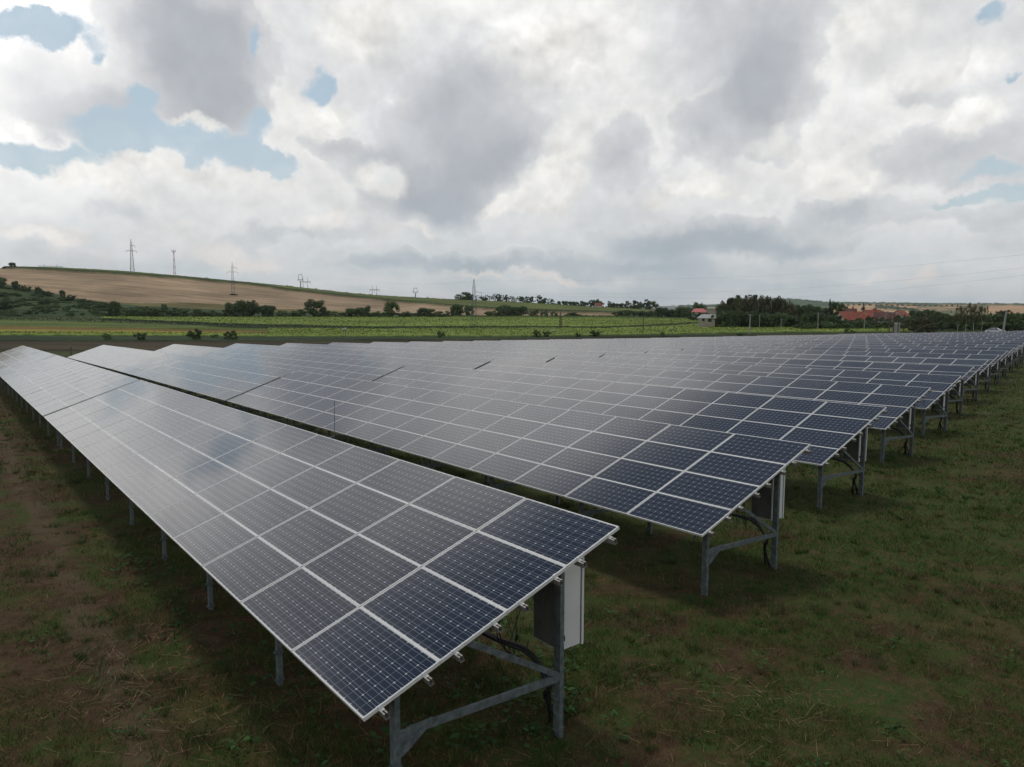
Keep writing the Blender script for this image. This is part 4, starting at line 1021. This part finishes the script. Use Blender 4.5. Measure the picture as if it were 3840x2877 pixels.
for i, (px, D_, wd) in enumerate(((2488, 1500, 26), (2524, 1500, 18))):
    house(px, D_, wd, 14, 6, 7, f'{"wide" if i == 0 else "narrow"} white warehouse far off in the valley', 0, 'whitepaint', 'whitepaint', cat='building', name='warehouse', ridge_y=1146)
# transformer kiosk
g = at(3366, 225); root = link('transformer_kiosk', None, loc=g, rot=(0,0,-.5)); tag(root, 'pale grey transformer kiosk with a flat lid between the twin poles', 'kiosk')
kio = z_at(1238, 225, 3366)-g.z
m = MB(); m.box((-.75,-.6,-.3),(.75,.6,kio+1.75)); link('cabinet_body', m.mesh('kiosk_body', MAT['concrete']), root)
m = MB(); m.box((-.85,-.7,kio+1.75),(.85,.7,kio+1.9)); link('lid', m.mesh('kiosk_lid', MAT['whitepaint']), root)
# parked car
def car(px, D_):
    g = at(px, D_); az = math.atan((px-W/2)/F*math.cos(PITCH)); root = link('parked_car', None, loc=(g.x, g.y, g.z+.15), rot=(0, 0, -az-.12)); tag(root, 'white car parked beside the thick pale pole beyond the last row', 'car')
    prof = [(-2.15,.35),(-2.2,.75),(-2.0,.92),(-1.45,1.0),(-.85,1.42),(.45,1.45),(1.15,1.02),(1.95,.88),(2.2,.7),(2.2,.35)]
    def loft(pr, y0, y1, taper, name, mat):
        m = MB(); n = len(pr); lvl = lambda z: max(0, (z-.95))*taper
        m.add([(a, y0+lvl(b), b) for a, b in pr]+[(a, y1-lvl(b), b) for a, b in pr], [tuple(range(n))[::-1], tuple(range(n, 2*n))]+[(i, (i+1) % n, n+(i+1) % n, n+i) for i in range(n)]); return m.mesh(name, mat)
    link('body', loft(prof, -.86, .86, .35, 'car_body', MAT['carpaint']), root)
    win = [(-1.3,1.02),(-.85,1.34),(-.25,1.37),(-.25,1.02)]; win2 = [(-.15,1.02),(-.15,1.38),(.42,1.38),(.98,1.02)]
    for wv in (win, win2):
        m = MB(); m.add([(a, -.875+max(0, b-.95)*.35, b) for a, b in wv], [tuple(range(4))]); m.add([(a, .875-max(0, b-.95)*.35, b) for a, b in wv], [tuple(range(4))[::-1]]); link('window', m.mesh('car_window', MAT['windowglass']), root)
    for x in (-1.35, 1.35):
        for y in (-.8, .8): m = MB(); m.tube([(x,y-.1,.31),(x,y+.1,.31)], .32, 14); link('wheel', m.mesh('car_wheel', MAT['tyre']), root)
    return root
car(3737, 232)

# ------------------------------------------------------------------ crops: sunflower heads and leaves standing out of the fields
def crops():
    n = 60000
    az = np.arctan((rng.uniform(-200, 4000, n)-W/2)/F); D_ = 150+330*rng.random(n)**1.15
    x = D_*np.sin(az); y = D_*np.cos(az); z = H0(x, y); c, can = zones(x, y, z); z = z+can
    ok = (can > .6) & (D_ < 478)
    x, y, z, c, D_ = x[ok], y[ok], z[ok], c[ok], D_[ok]; n = len(x)
    s = rng.uniform(.16, .42, n)*(D_/300)**.5
    yel = (rng.random(n) < .07) & (c[:,0] > .10)
    d = rng.normal(size=(n,3)); d[:,2] = np.abs(d[:,2])+.4; d /= np.linalg.norm(d, axis=1)[:,None]
    a = np.cross(d, rng.normal(size=(n,3))); a /= np.linalg.norm(a, axis=1)[:,None]; b = np.cross(d, a)
    p = np.stack([x, y, z+rng.uniform(-.05, .3, n)], 1)
    v = np.stack([p-a*s[:,None], p+a*s[:,None]*.6+b*s[:,None]*.7, p+a*s[:,None]*.5-b*s[:,None]*.7], 1).reshape(-1,3)
    col = c*rng.uniform(.75, 1.25, (n,1)); col[yel] = np.array([.50,.34,.02])*rng.uniform(.6, 1.1, (yel.sum(),1))
    col = np.repeat(np.concatenate([col, np.ones((n,1))], 1), 3, 0)
    m, t, b_ = new_mat('crop_leaves'); at_ = t.n('ShaderNodeAttribute'); at_.attribute_name = 'tint'; t.l(at_.outputs['Color'], b_.inputs['Base Color']); b_.inputs['Roughness'].default_value = .8; b_.inputs['Specular IOR Level'].default_value = .15
    tag(link('sunflower_crop', np_mesh('sunflower_crop', v, np.arange(3*n).reshape(n,3), m, 3, col)), 'yellow-flecked sunflower and crop foliage filling the strips beyond the panels', 'crop', None, 'stuff')
crops()

# ------------------------------------------------------------------ grass, dry stalks and weeds in the foreground
def grass():
    n = 640000
    u = rng.random(n); D_ = 5.6*np.exp(u*math.log(85/5.6)); az = rng.uniform(-.72, .72, n); x = D_*np.sin(az); y = D_*np.cos(az)
    f1 = fbm(x*.9+50, y*.9+50, 4, 31); f2 = fbm(x*4+9, y*4+9, 3, 33)
    perp = x*PH_[0]+y*PH_[1]; g = f1*.6+f2*.4+np.clip(perp*.004-.03, -.03, .05)
    tr = np.exp(-((perp-1.5+(f1-.5)*1.)/.38)**2)
    keep = rng.random(n) < np.clip((g-.36)*5, .10, 1)*(1-.75*tr)
    x, y, D_, g, f1 = x[keep], y[keep], D_[keep], g[keep], f1[keep]; n = len(x)
    z = H0(x, y); k = np.maximum(1, D_/11)
    tall = rng.random(n)**3
    h = (.018+.045*rng.random(n)+.09*tall*np.clip((g-.42)*6, 0, 1))*np.minimum(k, 2.2)**.5; w_ = rng.uniform(.0022, .0048, n)*k
    th = rng.uniform(0, 6.283, n); ph = rng.uniform(0, 6.283, n); lean = h*rng.uniform(.2, 1.5, n)
    b = np.stack([x, y, z-.005], 1); s = np.stack([np.cos(th)*w_, np.sin(th)*w_, 0*th], 1); tip = b+np.stack([np.cos(ph)*lean, np.sin(ph)*lean, h], 1)
    v = np.stack([b-s, b+s, tip], 1).reshape(-1,3)
    dry = rng.random(n) < np.clip(.62-(g-.42)*5.0, .12, .8)
    gr = np.array([.052,.098,.020])*(1-rng.random((n,1))*.5)+np.array([.042,.055,.010])*rng.random((n,1)); dr = np.array([.27,.175,.075])*rng.uniform(.35, 1.25, (n,1))
    c = np.where(dry[:,None], dr, gr); c = np.repeat(np.concatenate([c, np.ones((n,1))], 1), 3, 0)
    m, t, b_ = new_mat('grass_blades'); at_ = t.n('ShaderNodeAttribute'); at_.attribute_name = 'tint'; t.l(at_.outputs['Color'], b_.inputs['Base Color']); b_.inputs['Roughness'].default_value = .75; b_.inputs['Specular IOR Level'].default_value = .2
    tag(link('grass', np_mesh('grass', v, np.arange(3*n).reshape(n,3), m, 3, c)), 'short mown grass mixed with dry blades over brown soil', 'grass', None, 'stuff')
    # taller tufts
    nt = 5200; D_ = 5.8*np.exp(rng.random(nt)*math.log(45/5.8)); az = rng.uniform(-.72, .72, nt); tx, ty = D_*np.sin(az), D_*np.cos(az)
    kp = fbm(tx*.5+7, ty*.5+7, 3, 77) > .44; tx, ty, D_ = tx[kp], ty[kp], D_[kp]; nt = len(tx); nb = 34
    X_ = np.repeat(tx, nb); Y_ = np.repeat(ty, nb); Dd = np.repeat(D_, nb); rad = np.repeat(rng.uniform(.03, .16, nt), nb); N_ = len(X_)
    ph = rng.uniform(0, 6.283, N_); rr_ = rad*np.sqrt(rng.random(N_)); X_ = X_+np.cos(ph)*rr_; Y_ = Y_+np.sin(ph)*rr_; Z_ = H0(X_, Y_)
    hh = np.repeat(rng.uniform(.05, .17, nt), nb)*rng.uniform(.4, 1.1, N_); ln = hh*rng.uniform(.2, .9, N_); ww = rng.uniform(.0022, .0042, N_)*np.maximum(1, Dd/12); th = rng.uniform(0, 6.283, N_)
    b = np.stack([X_, Y_, Z_-.005], 1); sv = np.stack([np.cos(th)*ww, np.sin(th)*ww, 0*th], 1); tip = b+np.stack([np.cos(ph)*ln, np.sin(ph)*ln, hh], 1)
    tuf = rng.random(nt); base_c = np.where((tuf < .28)[:,None], np.array([.17,.12,.06]), np.where((tuf < .6)[:,None], np.array([.040,.110,.022]), np.array([.075,.135,.030])))
    cc = np.repeat(base_c*rng.uniform(.6, 1.2, (nt,1)), nb, 0)*rng.uniform(.7, 1.2, (N_,1)); cc = np.repeat(np.concatenate([cc, np.ones((N_,1))], 1), 3, 0)
    tag(link('grass_tufts', np_mesh('grass_tufts', np.stack([b-sv, b+sv, tip], 1).reshape(-1,3), np.arange(3*N_).reshape(N_,3), m, 3, cc)), 'taller green and straw-coloured tufts standing out of the mown grass', 'grass', None, 'stuff')
    # dry stalks lying about
    V = []; N = 1100
    for i in range(N):
        D0_ = 6*math.exp(random.random()*math.log(28/6)); a = random.uniform(-.7, .7); px_, py_ = D0_*math.sin(a), D0_*math.cos(a)
        if i % 2: px_, py_ = random.choice([(-4.6,8.2),(-2.0,8.4),(-3.3,7.6),(-5.2,9.6),(-.2,8.3),(2.7,8.2),(-1.4,10.2)]); px_ += random.gauss(0, .55); py_ += random.gauss(0, .55)
        L = random.uniform(.05, .26); t_ = random.uniform(0, 6.28); zz = ground_z(px_, py_)+.008 if i < 0 else None
        V.append((px_, py_, L, t_, random.uniform(.0, .35)))
    V = np.array(V); z = H0(V[:,0], V[:,1])+rng.uniform(.004, .03, N); dx_, dy_ = np.cos(V[:,3])*V[:,2], np.sin(V[:,3])*V[:,2]; nx, ny = -np.sin(V[:,3])*.0025, np.cos(V[:,3])*.0025
    p0 = np.stack([V[:,0], V[:,1], z], 1); p1 = p0+np.stack([dx_, dy_, V[:,2]*V[:,4]], 1); s = np.stack([nx, ny, 0*nx], 1); q = np.array([0,0,.005])
    v = np.stack([p0-s, p0+s, p1+s*.6, p1-s*.6], 1).reshape(-1,3)
    mt = simple('dry_straw', (.30,.19,.10), .8, 0, .4, 30)
    tag(link('dry_stalks', np_mesh('dry_stalks', v, np.arange(4*N).reshape(N,4), mt, 4)), 'loose dry straw stalks scattered on the mown ground', 'straw', None, 'stuff')
    # broad-leaved weeds
    P_ = []
    spots = []
    for i in range(420):
        D0_ = 6*math.exp(random.random()*math.log(40/6)); a = random.uniform(-.7, .7); spots.append((D0_*math.sin(a), D0_*math.cos(a), random.uniform(.06, .16)))
    for i in range(150):       # thicker growth in the shade of the first table
        a = random.uniform(5.2, 16); b = random.uniform(2.2, 6.2); p = wfac(a, b); spots.append((p.x, p.y, random.uniform(.10, .26)))
    for (sx_, sy_, sz_) in spots:
        z0 = ground_z(sx_, sy_)
        for k in range(random.randint(6, 13)):
            t_ = random.uniform(0, 6.28); r_ = sz_*random.uniform(.2, 1.1); c0 = Vector((sx_+math.cos(t_)*r_*.8, sy_+math.sin(t_)*r_*.8, z0+sz_*random.uniform(.05, .8)))
            L = sz_*random.uniform(.25, .5); d = Vector((math.cos(t_), math.sin(t_), random.uniform(-.3, .5))).normalized(); sd = Vector((-math.sin(t_), math.cos(t_), random.uniform(-.3, .3)))*L*.42
            P_ += [c0, c0+d*L*.35+sd, c0+d*L, c0+d*L*.35-sd]
    v = np.array([tuple(p) for p in P_]); mt = foliage('weed_leaves', (.020,.048,.014), (.055,.120,.030), 3)
    tag(link('weeds', np_mesh('weeds', v, np.arange(len(v)).reshape(-1,4), mt, 4)), 'broad-leaved green weeds growing through the grass and under the tables', 'weeds', None, 'stuff')
grass()

# ------------------------------------------------------------------ air
def haze():
    m = bpy.data.materials.new('haze'); m.use_nodes = True; t = NT(m.node_tree)
    v = t.n('ShaderNodeVolumePrincipled'); v.inputs['Density'].default_value = 4.5e-5; v.inputs['Color'].default_value = (.86,.93,1.,1); v.inputs['Anisotropy'].default_value = .2
    o = t.n('ShaderNodeOutputMaterial'); t.l(v.outputs[0], o.inputs['Volume'])
    b = MB().box((-9400,-9400,-90),(9400,9400,150)); tag(link('haze', b.mesh('haze', m)), 'faint even haze over the valley', 'haze', None, 'stuff')
haze()
